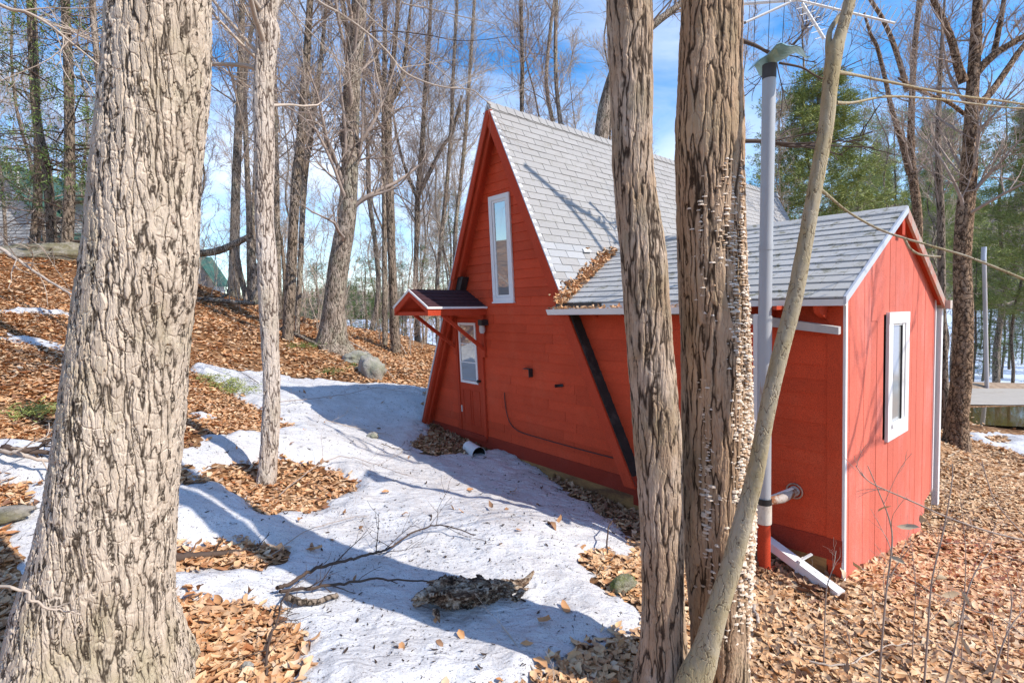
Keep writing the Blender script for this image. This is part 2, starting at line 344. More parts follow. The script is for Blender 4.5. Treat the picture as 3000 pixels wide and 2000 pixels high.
# ------------------------------------------------------------------ ground
def grid_mesh(xs, ys):
    X, Y = np.meshgrid(xs, ys); ny, nx = X.shape
    i = (np.arange(ny - 1)[:, None] * nx + np.arange(nx - 1)[None]).ravel()
    return X, Y, np.stack([i, i + 1, i + nx + 1, i + nx], 1)
u = np.linspace(-1, 1, 361); ax = np.sign(u) * (np.abs(u) ** 3.2) * 1990 + u * 10.0
X, Y, Fq = grid_mesh(ax, ax + 4)
Z = height(X, Y)
struct(obj('ground', np.c_[X.ravel(), Y.ravel(), Z.ravel()], Fq, M['ground'], smooth=True))
# lake ice beyond the trees
def disc_grid(z, r0, r1, a0, a1, n=60, k=12):
    V = []; Fx = []
    for i in range(n + 1):
        a = a0 + (a1 - a0) * i / n
        for j in range(k + 1):
            r = r0 * (r1 / r0) ** (j / k); V.append((r * math.sin(a), r * math.cos(a), z))
    for i in range(n):
        for j in range(k): q = i * (k + 1) + j; Fx.append((q, q + 1, q + k + 2, q + k + 1))
    return V, Fx
V, Fx = disc_grid(-3.0, 30, 700, rad(-75), rad(75)); struct(obj('lake', V, Fx, M['lake']))

# snow patches (outlines given in photo pixels of the 2352-wide view, dropped onto the ground)
S = 3000 / 2352
def poly_on_ground(pts): return np.array([gpt(x * S, y * S)[:2] for x, y in pts])
SNOW = [poly_on_ground(p) for p in [
    [(430, 834), (520, 844), (600, 848), (650, 862), (800, 876), (900, 884), (985, 890), (990, 960), (985, 1018), (960, 1020), (985, 1042), (1050, 1040), (1110, 1034), (1180, 1042), (1245, 1075), (1310, 1112), (1350, 1142), (1400, 1182), (1470, 1222), (1500, 1285), (1465, 1300), (1400, 1290), (1362, 1302), (1388, 1335), (1432, 1368), (1480, 1400), (1485, 1446), (1430, 1462), (1405, 1492), (1352, 1516), (1300, 1540), (1270, 1600), (700, 1640), (655, 1560), (648, 1490), (590, 1452), (545, 1420), (515, 1398), (400, 1384), (300, 1370), (100, 1352), (-60, 1350), (-60, 1200), (60, 1160), (95, 1110), (0, 1105), (-60, 1090), (-60, 1020), (60, 1008), (110, 1014), (200, 1030), (420, 1026), (450, 1010), (520, 982), (600, 988), (640, 975), (606, 952), (560, 930), (520, 900), (470, 872), (430, 862)],
    [(0, 704), (80, 708), (165, 720), (165, 732), (60, 722), (0, 718)], [(0, 760), (100, 775), (158, 792), (158, 812), (60, 790), (0, 780)],
    [(430, 942), (470, 945), (497, 960), (470, 970), (430, 968)],
    [(2222, 993), (2280, 991), (2352, 1000), (2440, 1010), (2440, 1075), (2352, 1046), (2300, 1028), (2262, 1020), (2222, 1006)],
    [(700, 700), (745, 705), (742, 716), (690, 712)], [(-30, 935), (60, 940), (90, 950), (40, 956), (-30, 952)]]]
HOLES = [poly_on_ground(p) for p in [
    [(420, 1084), (500, 1094), (560, 1090), (600, 1070), (650, 1060), (740, 1073), (812, 1105), (790, 1122), (740, 1160), (690, 1178), (640, 1172), (600, 1160), (560, 1130), (500, 1112), (420, 1097)],
    [(2265, 1003), (2310, 1003), (2320, 1014), (2280, 1018)], [(410, 1265), (590, 1270), (560, 1282), (420, 1292)]]]
def inpoly(P, poly):
    x, y = P[:, 0], P[:, 1]; c = np.zeros(len(P), bool); n = len(poly)
    for i in range(n):
        x1, y1 = poly[i]; x2, y2 = poly[i - 1]
        with np.errstate(divide='ignore', invalid='ignore'):
            c ^= ((y1 > y) != (y2 > y)) & (x < (x2 - x1) * (y - y1) / (y2 - y1 + 1e-12) + x1)
    return c
def sdist(P, poly):
    """signed distance, positive inside"""
    d = np.full(len(P), 1e9); n = len(poly)
    for i in range(n):
        a = poly[i - 1]; e = poly[i] - a; t = np.clip(((P - a) @ e) / (e @ e + 1e-12), 0, 1)
        d = np.minimum(d, np.hypot(*(P - a - t[:, None] * e).T))
    return np.where(inpoly(P, poly), d, -d)
def vnoise(x, y, s, seed=0):
    """smooth value noise"""
    r = np.random.RandomState(seed).rand(64, 64); x = x / s + 500; y = y / s + 500; i = np.floor(x).astype(int); j = np.floor(y).astype(int); f = x - i; g = y - j
    f = f * f * (3 - 2 * f); g = g * g * (3 - 2 * g); q = lambda a, b: r[a % 64, b % 64]
    return (q(i, j) * (1 - f) + q(i + 1, j) * f) * (1 - g) + (q(i, j + 1) * (1 - f) + q(i + 1, j + 1) * f) * g - .5
def snow_d(P):
    d = np.full(len(P), -1e9)
    for p in SNOW: d = np.maximum(d, sdist(P, p))
    for h in HOLES: d = np.minimum(d, -sdist(P, h))
    return d + .03 + .20 * vnoise(P[:, 0], P[:, 1], .35, 1) + .13 * vnoise(P[:, 0], P[:, 1], .13, 2) + .07 * vnoise(P[:, 0], P[:, 1], .055, 5)
def snow_h(P, d):
    x, y = P[:, 0], P[:, 1]
    return -.035 + sstep(d, -.05, .34) * (.10 + .10 * vnoise(x, y, .8, 3) + .035 * vnoise(x, y, .25, 4)) + .016 * vnoise(x, y, .09, 8) + .016 * vnoise(x + .3 * y, y, .06, 9)
for nm, box, st, lab in [('snow', (-9, 3.4, 1.2, 13), .036, 'snow'), ('snow', (-9, 3.4, 13, 20), .12, 'snow'), ('snow', (5, 22, 7, 17), .08, 'snow')]:
    xs = np.arange(box[0], box[1], st); ys = np.arange(box[2], box[3], st); X, Y, Fq = grid_mesh(xs, ys); P = np.c_[X.ravel(), Y.ravel()]
    big = np.zeros(len(P), bool); bb = np.array([p.min(0) for p in SNOW] + [p.max(0) for p in SNOW])
    d = snow_d(P); keep = d > -.12
    fk = keep[Fq].all(1); Fq = Fq[fk]; use = np.unique(Fq); mp_ = np.full(len(P), -1); mp_[use] = np.arange(len(use))
    if len(use) == 0: continue
    Pk = P[use]; Zk = height(Pk[:, 0], Pk[:, 1]) + snow_h(Pk, d[use])
    struct(obj('snow', np.c_[Pk, Zk], mp_[Fq], M['snow'], smooth=True))
def surf(x, y):
    P = np.c_[np.atleast_1d(x), np.atleast_1d(y)]; d = snow_d(P); h = height(P[:, 0], P[:, 1])
    return np.where(d > -.05, np.maximum(h, h + snow_h(P, d)), h)
def spt(px, py):
    p = gpt(px, py); z = float(surf(p[0], p[1])[0]); return gpt(px, py, z - hz1(p[0], p[1]))

# road, its gravel bank and the puddle
def strip(pts_a, pts_b, dz):
    V = []; n = len(pts_a)
    for p, q in zip(pts_a, pts_b):
        for t in np.linspace(0, 1, 5): r = p + (q - p) * t; V.append(r)
    V = np.array(V); V[:, 2] = height(V[:, 0], V[:, 1]) + dz
    return V, [(i * 5 + j, i * 5 + j + 1, i * 5 + j + 6, i * 5 + j + 5) for i in range(n - 1) for j in range(4)]
xs = np.linspace(5.5, 60, 60)
near = [np.array([x, 16.9 + .02 * x, 0]) for x in xs]; far_ = [np.array([x, 20.6 + .03 * x, 0]) for x in xs]
V, Fx = strip(near, far_, .03); struct(obj('road', V, Fx, M['asphalt']))
bv = MB()
for i in range(len(xs) - 1):
    x = xs[i]; a = far_[i]; c = far_[i + 1]
    for (p, q) in ((a, c),):
        z0 = hz1(p[0], p[1] + .2); z1 = hz1(q[0], q[1] + .2); h0 = .16 + .1 * rnd.random(); 
        P = []
        for (r, zz) in ((p, z0), (q, z1)):
            P.append([(r[0], r[1] + .1, zz - .1), (r[0], r[1] + .5, zz + .17), (r[0], r[1] + 1.1, zz + .16), (r[0], r[1] + 1.8, zz - .5)])
        k = len(bv.v); bv.v += P[0] + P[1]; bv.f += [(k + j, k + j + 1, k + j + 5, k + j + 4) for j in range(3)]
struct(bv.build('road_bank', simple('bank_soil', (.36, .26, .18), .95, .4, 5, .03)))
pud = [(11.2, 15.9), (11.8, 15.2), (12.3, 14.7), (13.2, 14.2), (15, 13.6), (18, 13.4), (22, 13.8), (24, 15.0), (22, 16.4), (18, 16.75), (14, 16.6), (12, 16.4)]
zp = float(height(np.array([12.0]), np.array([15.0]))[0]) + .06
zp = -1.27
struct(obj('puddle', [(x, y, zp) for x, y in pud], [tuple(range(len(pud)))], M['puddle']))

# ------------------------------------------------------------------ the cabin
RED = (.74, .088, .030)
def paint(name, col, stretch=(1, 1, 1), chip=.0, rough=.75, grain=0, perobj=.0, coords='Object', bd=.003, bsc=70):
    m, nt, b, o = mat(name, rough, .25); v = mapped(nt, stretch, coords)
    f = noise(nt, v, 3.5, 5, .6); c = mix(nt, f, tuple(x * .78 for x in col), tuple(min(x * 1.16, 1) for x in col))
    c = mix(nt, ramp(nt, noise(nt, mapped(nt, (1, 1, .6)), 1.7, 6, .7), [(.5, 0), (.72, .45)]), c, (min(col[0] * 1.05, 1), col[1] * 1.9, col[2] * 2.6))
    sp = noise(nt, mapped(nt, (1, 1, 1)), 140, 2, .6); c = mix(nt, ramp(nt, sp, [(.3, .7), (.55, 0)]), c, tuple(x * .42 for x in col))
    if grain:
        g = noise(nt, mapped(nt, grain), 1, 5, .7, .4)
        c = mix(nt, ramp(nt, g, [(.56, 0), (.68, .65)]), c, tuple(x * .62 for x in col))
    if chip: c = mix(nt, ramp(nt, noise(nt, mapped(nt, (1, 1, 1)), 9, 6, .75), [(.66, 0), (.69, chip)]), c, (.45, .36, .30))
    if perobj: c = mix(nt, 1.0, c, ramp(nt, oinfo(nt), [(0, 1 - perobj), (1, 1.0)]), 'MULTIPLY')
    nt.links.new(c, b.inputs['Base Color']); bump(nt, b, noise(nt, mapped(nt, stretch), bsc, 4, .7), .5, bd); return m
M['red'] = paint('red_siding_paint', RED, perobj=.17)
M['redtrim'] = paint('red_trim_paint', (.58, .064, .022), perobj=.08)
M['redpl'] = paint('red_plank_paint', (.80, .19, .125), grain=(30, 30, 1.1), perobj=.2)
M['redtar'] = paint('red_roll_felt', (.36, .045, .022), rough=.95, bd=.008)
M['tar'] = simple('black_tar_felt', (.035, .03, .028), .9, .5, 6, .01, dirt=(.12, .10, .09))
M['guttermuck'] = simple('dirty_gutter', (.58, .48, .40), .7, .15, 5, dirt=(.3, .14, .09))
M['redold'] = simple('faded_red_fascia', (.50, .20, .14), .8, .2, 5, dirt=(.40, .33, .28), dirt_lo=.42, dirt_hi=.55)
M['white'] = simple('white_paint', (.80, .79, .77), .5, .05, 6, .001, dirt=(.5, .46, .40), dirt_lo=.66, dirt_hi=.8)
M['white_old'] = simple('white_old_metal', (.74, .72, .68), .55, .08, 4, .001, dirt=(.34, .25, .17), dirt_lo=.6, dirt_hi=.75)
M['greymetal'] = simple('grey_drip_metal', (.55, .56, .58), .5, .1, 5, metal=.3)
M['yellow'] = simple('ochre_foundation_board', (.44, .235, .085), .85, .25, 4, .004, dirt=(.17, .08, .04), dirt_lo=.4, dirt_hi=.6, stretch=(1, 1, 3))
M['glass'], nt, b, o = mat('window_glass', .02, .9); b.inputs['Base Color'].default_value = (.06, .06, .055, 1); b.inputs['Specular IOR Level'].default_value = 1.0; b.inputs['Metallic'].default_value = .55; b.inputs['Base Color'].default_value = (.5, .5, .48, 1)
M['glass_dull'] = simple('sun_greyed_glass', (.33, .33, .32), .12, .05, 3, spec=.8)
M['darkmetal_shade'] = simple('dark_metal_and_shade', (.03, .03, .03), .4, .2, 8)
def shingle_mat(name, col, col2, moss=.0):
    m, nt, b, o = mat(name, .92, .2); v = mapped(nt, (1, 1, 1))
    c = mix(nt, oinfo(nt), tuple(x * .94 for x in col), tuple(x * 1.04 for x in col))
    g = noise(nt, v, 160, 2, .7); c = mix(nt, ramp(nt, g, [(.3, .35), (.6, 0)]), c, tuple(x * .55 for x in col))
    tw = N(nt, 'ShaderNodeNewGeometry'); pv = tw.outputs['Position']
    big = noise(nt, pv, 1.6, 5, .6); c = mix(nt, ramp(nt, big, [(.45, 0), (.7, .6)]), c, col2)
    if moss: c = mix(nt, ramp(nt, noise(nt, pv, 9, 6, .75), [(.54, 0), (.64, moss)]), c, (.13, .12, .055))
    nt.links.new(c, b.inputs['Base Color']); bump(nt, b, g, .5, .003); return m
M['shingle'] = shingle_mat('asphalt_shingle', (.375, .36, .345), (.335, .315, .295), .2)
M['shingle2'] = shingle_mat('asphalt_shingle_mossy', (.47, .46, .44), (.40, .38, .34), .8)
M['shingle_new'] = shingle_mat('asphalt_shingle_new', (.41, .41, .41), (.40, .395, .39))
M['under'] = simple('roof_underlay', (.13, .115, .10), .95, .3, 6)
M['shdark'] = simple('maroon_shingle', (.055, .022, .026), .9, .3, 20, .004)

cab = thing('a_frame_cabin', 'red wooden A-frame cabin with grey shingle roof and a gabled side wing', 'cabin', H2W(-2.5, 0, .1))
A0, ZT, KR, KL, B0, B1 = -4.0, 4.83, 2.11, 2.06, -.17, 8.46
ar = lambda z: A0 + (ZT - z) / KR
al = lambda z: A0 - (ZT - z) / KL
H = lambda: MB('house')
def slope_slab(side, b0, b1, z0, z1, t0, t1):
    """slab parallel to a main roof slope between depths t0..t1 (m, inwards along a)"""
    f = ar if side > 0 else al; s = -side
    return [(f(z0) + s * t1, b0, z0), (f(z0) + s * t0, b0, z0), (f(z0) + s * t0, b1, z0), (f(z0) + s * t1, b1, z0),
            (f(z1) + s * t1, b0, z1), (f(z1) + s * t0, b0, z1), (f(z1) + s * t0, b1, z1), (f(z1) + s * t1, b1, z1)]
roof = H().hexa(slope_slab(1, B0 + .02, B1, .32, ZT - .04, .014, .022)).hexa(slope_slab(1, B0 + .02, B1, .32, ZT - .32, .0225, .10)).hexa(slope_slab(-1, B0 + .02, B1, ZT - .299, ZT - .04, .0, .016)).hexa(slope_slab(-1, B0 + .02, B1, .14, ZT - .30, .0, .10)).build('roof', M['under'], cab)
# main wall backing + siding boards
H().prism([(al(.17) + .1, .17), (ar(.17) - .1, .17), (A0 + .05, ZT - .14), (A0 - .05, ZT - .14)], .012, .10).build('wall', M['redtrim'], cab)
def siding(a_of_l, a_of_r, z0, z1, ch, b, avoid, name='siding_board', base_split=1.25, tilt=.010, lim=None):
    z = z0; row = 0
    while z < z1 - .02:
        zt = min(z + ch, z1); l = max(a_of_l(z), a_of_l(z) if lim is None else lim); r = a_of_r(z); lt = a_of_l(zt) if lim is None else lim; rt = a_of_r(zt)
        cuts = [l]; x = l + base_split * (.35 + .65 * rnd.random()) if (row % 3) else l + base_split * .6
        while x < r - .25: cuts.append(x); x += base_split * (.8 + .4 * rnd.random())
        cuts.append(r)
        for i in range(len(cuts) - 1):
            p, q = cuts[i] + (.002 if i else .0), cuts[i + 1] - (.002 if i < len(cuts) - 2 else 0)
            pt = lt + (0) if i == 0 else p; qt = rt if i == len(cuts) - 2 else q
            if qt - pt < .03: continue
            if avoid(p, q, z, zt): continue
            o1 = rnd.uniform(0, .002); zz = z + .0005 + rnd.uniform(0, .0015)
            ob = H().hexa([(p, b - tilt - o1, zz), (q, b - tilt - o1, zz), (q, b + .01, zz), (p, b + .01, zz), (pt, b - .001, zt), (qt, b - .001, zt), (qt, b + .01, zt), (pt, b + .01, zt)]).build(name, M['red'], cab)
        z += ch; row += 1
siding(lambda z: al(z) + .10, lambda z: ar(z) - .10, .34, 4.62, .118, 0, lambda p, q, z, zt: False)
H().prism([(al(.16) + .1, .16), (ar(.16) - .1, .16), (ar(.34) - .1, .34), (al(.34) + .1, .34)], -.018, .0).build('skirt_felt', M['redtar'], cab)
H().box(al(.0) + .15, ar(.15) - .0, -.012, .05, -.15, .21).build('foundation_board', M['yellow'], cab)
# rake trims
def rake(side, z0, z1, t0, t1, b0, b1, name, m): return H().hexa(slope_slab(side, b0, b1, z0, z1, t0, t1)).build(name, m, cab)
rake(-1, .14, ZT - .02, -.012, .02, B0 - .012, B0 + .12, 'drip_edge', M['greymetal'])
rake(-1, .14, 2.62, .02, .085, B0, B0 + .03, 'rake_board', M['redtrim'])
rake(-1, .16, 2.55, .095, .15, B0 + .05, B0 + .08, 'rake_board', M['redtrim'])
rake(-1, 2.62, ZT - .10, .02, .11, B0 - .02, B0 + .02, 'fascia_board', M['redtrim'])
rake(-1, 2.66, ZT - .25, .115, .165, B0 + .03, B0 + .06, 'rake_board', M['redtrim'])
rake(-1, .16, ZT - .3, .10, .11, B0 + .0, -.0, 'soffit', M['redtrim'])
rake(-1, 2.35, 2.66, .12, .24, B0 + .04, -.02, 'soffit_block', M['darkmetal_shade'])
rake(1, 2.28, ZT - .02, -.004, .012, B0 - .006, B0 + .05, 'drip_edge', M['greymetal'])
rake(1, .30, ZT - .10, .014, .15, B0 - .004, B0 + .03, 'rake_board', M['redtrim'])
# tar felt strip on the bare slope below the wing's eave
rake(1, .42, 2.2, -.006, .010, B0 + .03, .02, 'tar_felt', M['tar'])
rake(1, .30, .42, -.002, .010, B0 + .03, .02, 'bare_panel', M['redtar'])

# main roof shingles, wing roof shingles
WE, WR, WZ0, WZ1, WA = -.2, 1.46, 2.25, 3.09, .07
KW = (WZ1 - WZ0) / (WR - WE)
class Pool:
    """shares one mesh between pieces of the same shape"""
    def __init__(s): s.c = {}
    def put(s, key, P, name, m, parent, t):
        V = HC + np.array(P, float) @ HM.T
        if key not in s.c: s.c[key] = mk_mesh(name, V, BF, m)
        o = bpy.data.objects.new(name, s.c[key]); COL.objects.link(o); o.parent = parent
        o.location = tuple(HM @ np.array(t, float) + HC * 0 - wloc(parent)); return o
pool = Pool()
def shingle_P(w, dz, lift=.008, th=.006):
    """one tab on the right main slope, lower edge at z=0, front edge at b=0"""
    n = .008
    lo = dz / KR
    return [(lo - .012, 0, -dz * 1.0), (lo + lift, 0, -dz), (lo + lift, w, -dz), (lo - .012, w, -dz), (-.010, 0, 0), (.001, 0, 0), (.001, w, 0), (-.010, w, 0)]
cand = []; DZ = .0918; TW = .317
nrow = int((ZT - .35) / DZ)
for i in range(nrow):
    z = ZT - i * DZ; off = -(i * .163) % TW - TW
    j = 0; b = B0 + off
    while b < B1:
        b0 = max(b, B0); b1 = min(b + TW - .007, B1)
        if b1 - b0 > .04: cand.append((z, b0, b1))
        b += TW
vis = []; hid = []
for z, b0, b1 in cand:
    zl = z - DZ
    # below the wing roof?
    bw = (b0 + b1) / 2
    zw = WZ0 + KW * (bw - WE) if bw < WR else WZ1 - KW * (bw - WR)
    if bw > -.05 and zl < zw - .12: continue
    if bw <= -.05 and zl < 2.2: continue
    p = H2W(ar(z), bw, z); px, py, dd = proj(p)
    hidn = (1430 * S * 1.02 < px < 1500 * S * .98 or 1565 * S < px < 1700 * S)
    (vis if not hidn else hid).append((dd, z, b0, b1))
vis.sort(); keep = vis[:296]; rest = vis[296:] + hid
for dd, z, b0, b1 in keep:
    new = (z < 3.0 and b0 < .45 and rnd.random() < .75)
    w = round(b1 - b0, 3); mkey = 'shingle_new' if new else 'shingle'; lf = rnd.choice([0, 1, 1, 2])
    pool.put(('m', w, mkey, lf), shingle_P(w, DZ, .007 + .002 * lf), 'shingle', M[mkey], cab, (ar(z), b0, z))
# (positions are offsets along the slope; HC is already in the mesh)
vv = MB('house')
for dd, z, b0, b1 in rest:
    P = np.array(shingle_P(b1 - b0, DZ)) + np.array([ar(z), b0, z]); vv.hexa([tuple(p) for p in P])
o = vv.build('shingles', M['shingle'], cab); o['kind'] = 'stuff'
# ridge caps
b = B0
while b < B1:
    w = .145; zc = ZT + .004
    H().add([(A0 - .055, b, zc - .075), (A0, b, zc + .028), (A0 + .055, b, zc - .075), (A0 - .055, b + w, zc - .085), (A0, b + w, zc + .018), (A0 + .055, b + w, zc - .085),
             ], [(0, 1, 4, 3), (1, 2, 5, 4), (0, 2, 1), (3, 4, 5), (0, 3, 5, 2)]).build('ridge_cap', M['shingle'], cab)
    b += w + .003
# lifted torn shingle with pale nail strip
q = ar(2.93)
H().hexa([(q + .03, .52, 2.90), (q + .05, .52, 2.90), (q + .05, .66, 2.91), (q + .03, .66, 2.91), (q + .005, .53, 2.945), (q + .02, .53, 2.945), (q + .02, .65, 2.945), (q + .005, .65, 2.945)]).build('torn_shingle', M['white_old'], cab)

# ---- wing
wz = lambda b: WZ0 + KW * (b - WE) if b < WR else WZ1 - KW * (b - WR)
H().hexa([(-2.9, WE + .01, WZ0 - .05), (WA - .01, WE + .01, WZ0 - .05), (WA - .01, WR, WZ1 - .05), (-3.4, WR, WZ1 - .05), (-2.9, WE + .01, WZ0 - .008), (WA - .01, WE + .01, WZ0 - .008), (WA - .01, WR, WZ1 - .008), (-3.4, WR, WZ1 - .008)]).build('roof', M['under'], cab)
WF = 3.1
H().hexa([(-3.3, WR, WZ1 - .05), (WA - .01, WR, WZ1 - .05), (WA - .01, WF, wz(WF) - .05), (-2.9, WF, wz(WF) - .05), (-3.3, WR, WZ1 + .0), (WA - .01, WR, WZ1 + .0), (WA - .01, WF, wz(WF)), (-2.9, WF, wz(WF))]).build('roof', M['shingle2'], cab)
def wpiece(w, db):
    dz = db * KW
    return [(0, 0, 0), (w, 0, 0), (w, db, dz - .004), (0, db, dz - .004), (0, 0, .012), (w, 0, .012), (w, db, dz + .001), (0, db, dz + .001)]
DB = (WR - WE) / 14; TA = .2445
for i in range(14):
    b = WE + i * DB; zb = WZ0 + i * DB * KW; a_in = ar(zb + .04) - .04; off = (i * .4888 * .5) % TA
    a = WA - TA * 20 - (.1222 if i % 2 else 0) + .0
    while a < WA:
        p = max(a, a_in); q = min(a + TA - .007, WA)
        if q - p > .03:
            w = round(q - p, 2); pool.put(('w', w, i % 3), [(x, y, z + .0015 * (i % 3)) for x, y, z in wpiece(w, DB)], 'wing_shingle', M['shingle2'], cab, (p, b, zb))
        a += TA
a = -3.0
while a < WA - .02:
    w = min(.30, WA - a)
    H().hexa([(a, WR - .11, WZ1 - .052), (a + w - .004, WR - .11, WZ1 - .052), (a + w - .004, WR, WZ1 - .002), (a, WR, WZ1 - .002), (a, WR - .11, WZ1 - .038), (a + w - .004, WR - .11, WZ1 - .038), (a + w - .004, WR, WZ1 + .022), (a, WR, WZ1 + .022)]).build('ridge_cap', M['shingle2'], cab); a += w
# drip edge, fascia, eave soffit, rafter tails
H().box(-2.2, WA, WE - .006, WE + .012, WZ0 - .055, WZ0 - .006).build('drip_edge', M['white_old'], cab)
H().hexa([(WA - .012, WE - .01, WZ0 - .045), (WA + .006, WE - .01, WZ0 - .045), (WA + .006, WR, WZ1 - .045), (WA - .012, WR, WZ1 - .045), (WA - .012, WE - .01, WZ0 + .012), (WA + .006, WE - .01, WZ0 + .012), (WA + .006, WR, WZ1 + .014), (WA - .012, WR, WZ1 + .014)]).build('drip_edge', M['greymetal'], cab)
H().hexa([(WA - .02, WR, WZ1 - .10), (WA + .004, WR, WZ1 - .10), (WA + .004, WF, wz(WF) - .10), (WA - .02, WF, wz(WF) - .10), (WA - .02, WR, WZ1 + .005), (WA + .004, WR, WZ1 + .005), (WA + .004, WF, wz(WF) + .005), (WA - .02, WF, wz(WF) + .005)]).build('fascia_board', M['redold'], cab)
H().hexa([(-.1, WR, WZ1 - .07), (WA - .02, WR, WZ1 - .07), (WA - .02, WF, wz(WF) - .07), (-.1, WF, wz(WF) - .07), (-.1, WR, WZ1 - .051), (WA - .02, WR, WZ1 - .051), (WA - .02, WF, wz(WF) - .051), (-.1, WF, wz(WF) - .051)]).build('soffit', M['redtrim'], cab)
for k in range(8):
    a = -.155 - k * .385
    H().hexa([(a, -.16, 2.14), (a + .042, -.16, 2.14), (a + .042, .04, 2.07), (a, .04, 2.07), (a, -.19, 2.205), (a + .042, -.19, 2.205), (a + .042, .04, 2.30), (a, .04, 2.30)]).build('rafter_tail', M['redtrim'], cab)
# long wall of the wing
H().box(-2.35, -.03, .012, .1, .15, 2.3).build('wall', M['redtrim'], cab)
siding(lambda z: ar(z) - .02, lambda z: -.115, .31, 2.27, .118, 0, lambda p, q, z, zt: False, base_split=1.6, tilt=.007)
H().box(-.112, -.004, -.014, .01, .10, 2.27).build('corner_board', M['red'], cab)
H().hexa([(-2.0, -.022, .06), (-.0, -.022, .16), (0, .0, .16), (-2.0, .0, .06), (-2.0, -.016, .25), (0, -.016, .335), (0, 0, .335), (-2.0, 0, .25)]).build('skirt_felt', M['redtar'], cab)
H().box(-2.1, -.115, -.010, .05, -.3, .2).build('foundation_board', M['yellow'], cab)
H().box(-.26, -.11, -.016, -.011, -.2, .17).build('foundation_board', M['yellow'], cab)
H().box(-.10, -.002, -.016, .03, -.05, .10).build('corner_post', M['redtrim'], cab)
# gable end planks
wy0_, wy1_ = 1.10, 1.80
seams_px = [1170, 1215, 1278, 1347, 1410, 1465, 1525, 1575, 1625, 1665, 1705, 1745, 1785, 1830, 1865, 1897, 1925, 1953]
seams = [honA(2100 + .3189 * x, 1150)[1] for x in seams_px]; seams[0] = .032
while seams[-1] < 2.98: seams.append(min(seams[-1] + .11, 3.0))
def pbot(b): return float(np.interp(b, [0, .35, .8, 1.25, 1.73, 2.1, 2.43, 2.55, 2.75, 3.1], [-.10, -.13, -.15, -.18, -.25, -.33, -.38, -.2, .03, .05])) - .03
H().prism([(.03, .2), (2.98, .2), (2.98, wz(2.98) - .08), (WR, WZ1 - .08), (.03, wz(.03) - .08)], -.1, -.026, axis='a').build('wall', M['tar'], cab)
for i in range(len(seams) - 1):
    p, q = seams[i] + .0025, seams[i + 1] - .0025
    if q - p < .01: continue
    o1 = rnd.uniform(0, .003); zp0 = pbot((p + q) / 2) + rnd.uniform(-.012, .012)
    if 1.86 < p < 2.35 and i % 2 == 0: zp0 += .10
    P = lambda u, v: [(-.024, u[0], u[1])]
    tp = [(p, wz(p) - .052), (q, wz(q) - .052)]
    if p < WR < q: poly = [(p, zp0), (q, zp0), (q, wz(q) - .055), (WR, WZ1 - .055), (p, wz(p) - .055)]
    else: poly = [(p, zp0), (q, zp0), (q, wz(q) - .055), (p, wz(p) - .055)]
    if q > wy0_ + .02 and p < wy1_ - .02:
        H().prism([(p, zp0), (q, zp0), (q, .96), (p, .96)], -.024, o1, axis='a').build('plank', M['redpl'], cab)
        H().prism([(p, 2.11), (q, 2.11)] + poly[2:], -.024, o1, axis='a').build('plank', M['redpl'], cab); continue
    if i in (4, 7): # a butt joint in the plank
        zj = 2.06 if i == 4 else 2.36
        lo = [(p, zp0), (q, zp0), (q, zj - .003), (p, zj - .003)]; hi = [(p, zj)] + [(q, zj)] + poly[2:]
        H().prism(lo, -.024, o1 - .003, axis='a').build('plank', M['redpl'], cab)
        H().prism(hi, -.024, o1 + .001, axis='a').build('plank', M['redpl'], cab)
    else: H().prism(poly, -.024, o1, axis='a').build('plank', M['redpl'], cab)
H().box(-.004, .016, -.010, .030, .0, 2.235).build('corner_strip', M['white'], cab)
H().box(-.004, .012, 2.985, 3.02, .0, 2.28).build('corner_strip', M['white'], cab)
# gable apex stop block under the overhang
H().box(.0, .05, WR - .09, WR + .005, WZ1 - .25, WZ1 - .07).build('ridge_block', M['redtrim'], cab)
# gable window
wy0, wy1, wz0, wz1 = 1.10, 1.80, .94, 2.13
win = H().box(.0, .028, wy0, wy1, wz1 - .105, wz1).build('side_window', M['white'], cab)
for bx in ((wy0, wy0 + .125, wz0 + .13, wz1 - .105), (wy1 - .125, wy1, wz0 + .13, wz1 - .105), (wy0, wy1, wz0, wz0 + .13)):
    H().box(.0, .026, *bx).build('frame', M['white'], win)
H().box(.004, .040, wy0 + .11, wy1 - .11, wz0 + .118, wz0 + .150).build('sill', M['white'], win)
H().box(-.022, .002, wy0 + .125, wy1 - .125, wz0 + .13, wz1 - .105).build('pane', M['glass_dull'], win)
H().box(.002, .014, wy0 + .125, wy0 + .145, wz0 + .15, wz1 - .12).build('sash', M['white_old'], win)
H().box(.002, .014, wy1 - .215, wy1 - .20, wz0 + .15, wz1 - .12).build('sash', M['darkmetal_shade'], win)
H().box(.002, .016, wy1 - .20, wy1 - .125, wz0 + .15, wz1 - .105).build('sash', M['white_old'], win)
H().box(.002, .014, wy0 + .145, wy1 - .215, wz1 - .125, wz1 - .105).build('sash', M['white_old'], win)
# far downspout and gutter end
ds = H().box(-.02, .045, 3.10, 3.18, -.17, 2.16).build('downspout', M['white'], cab)
H().box(-.10, .12, 3.10, 3.21, 2.15, 2.245).build('gutter_end', M['guttermuck'], cab)
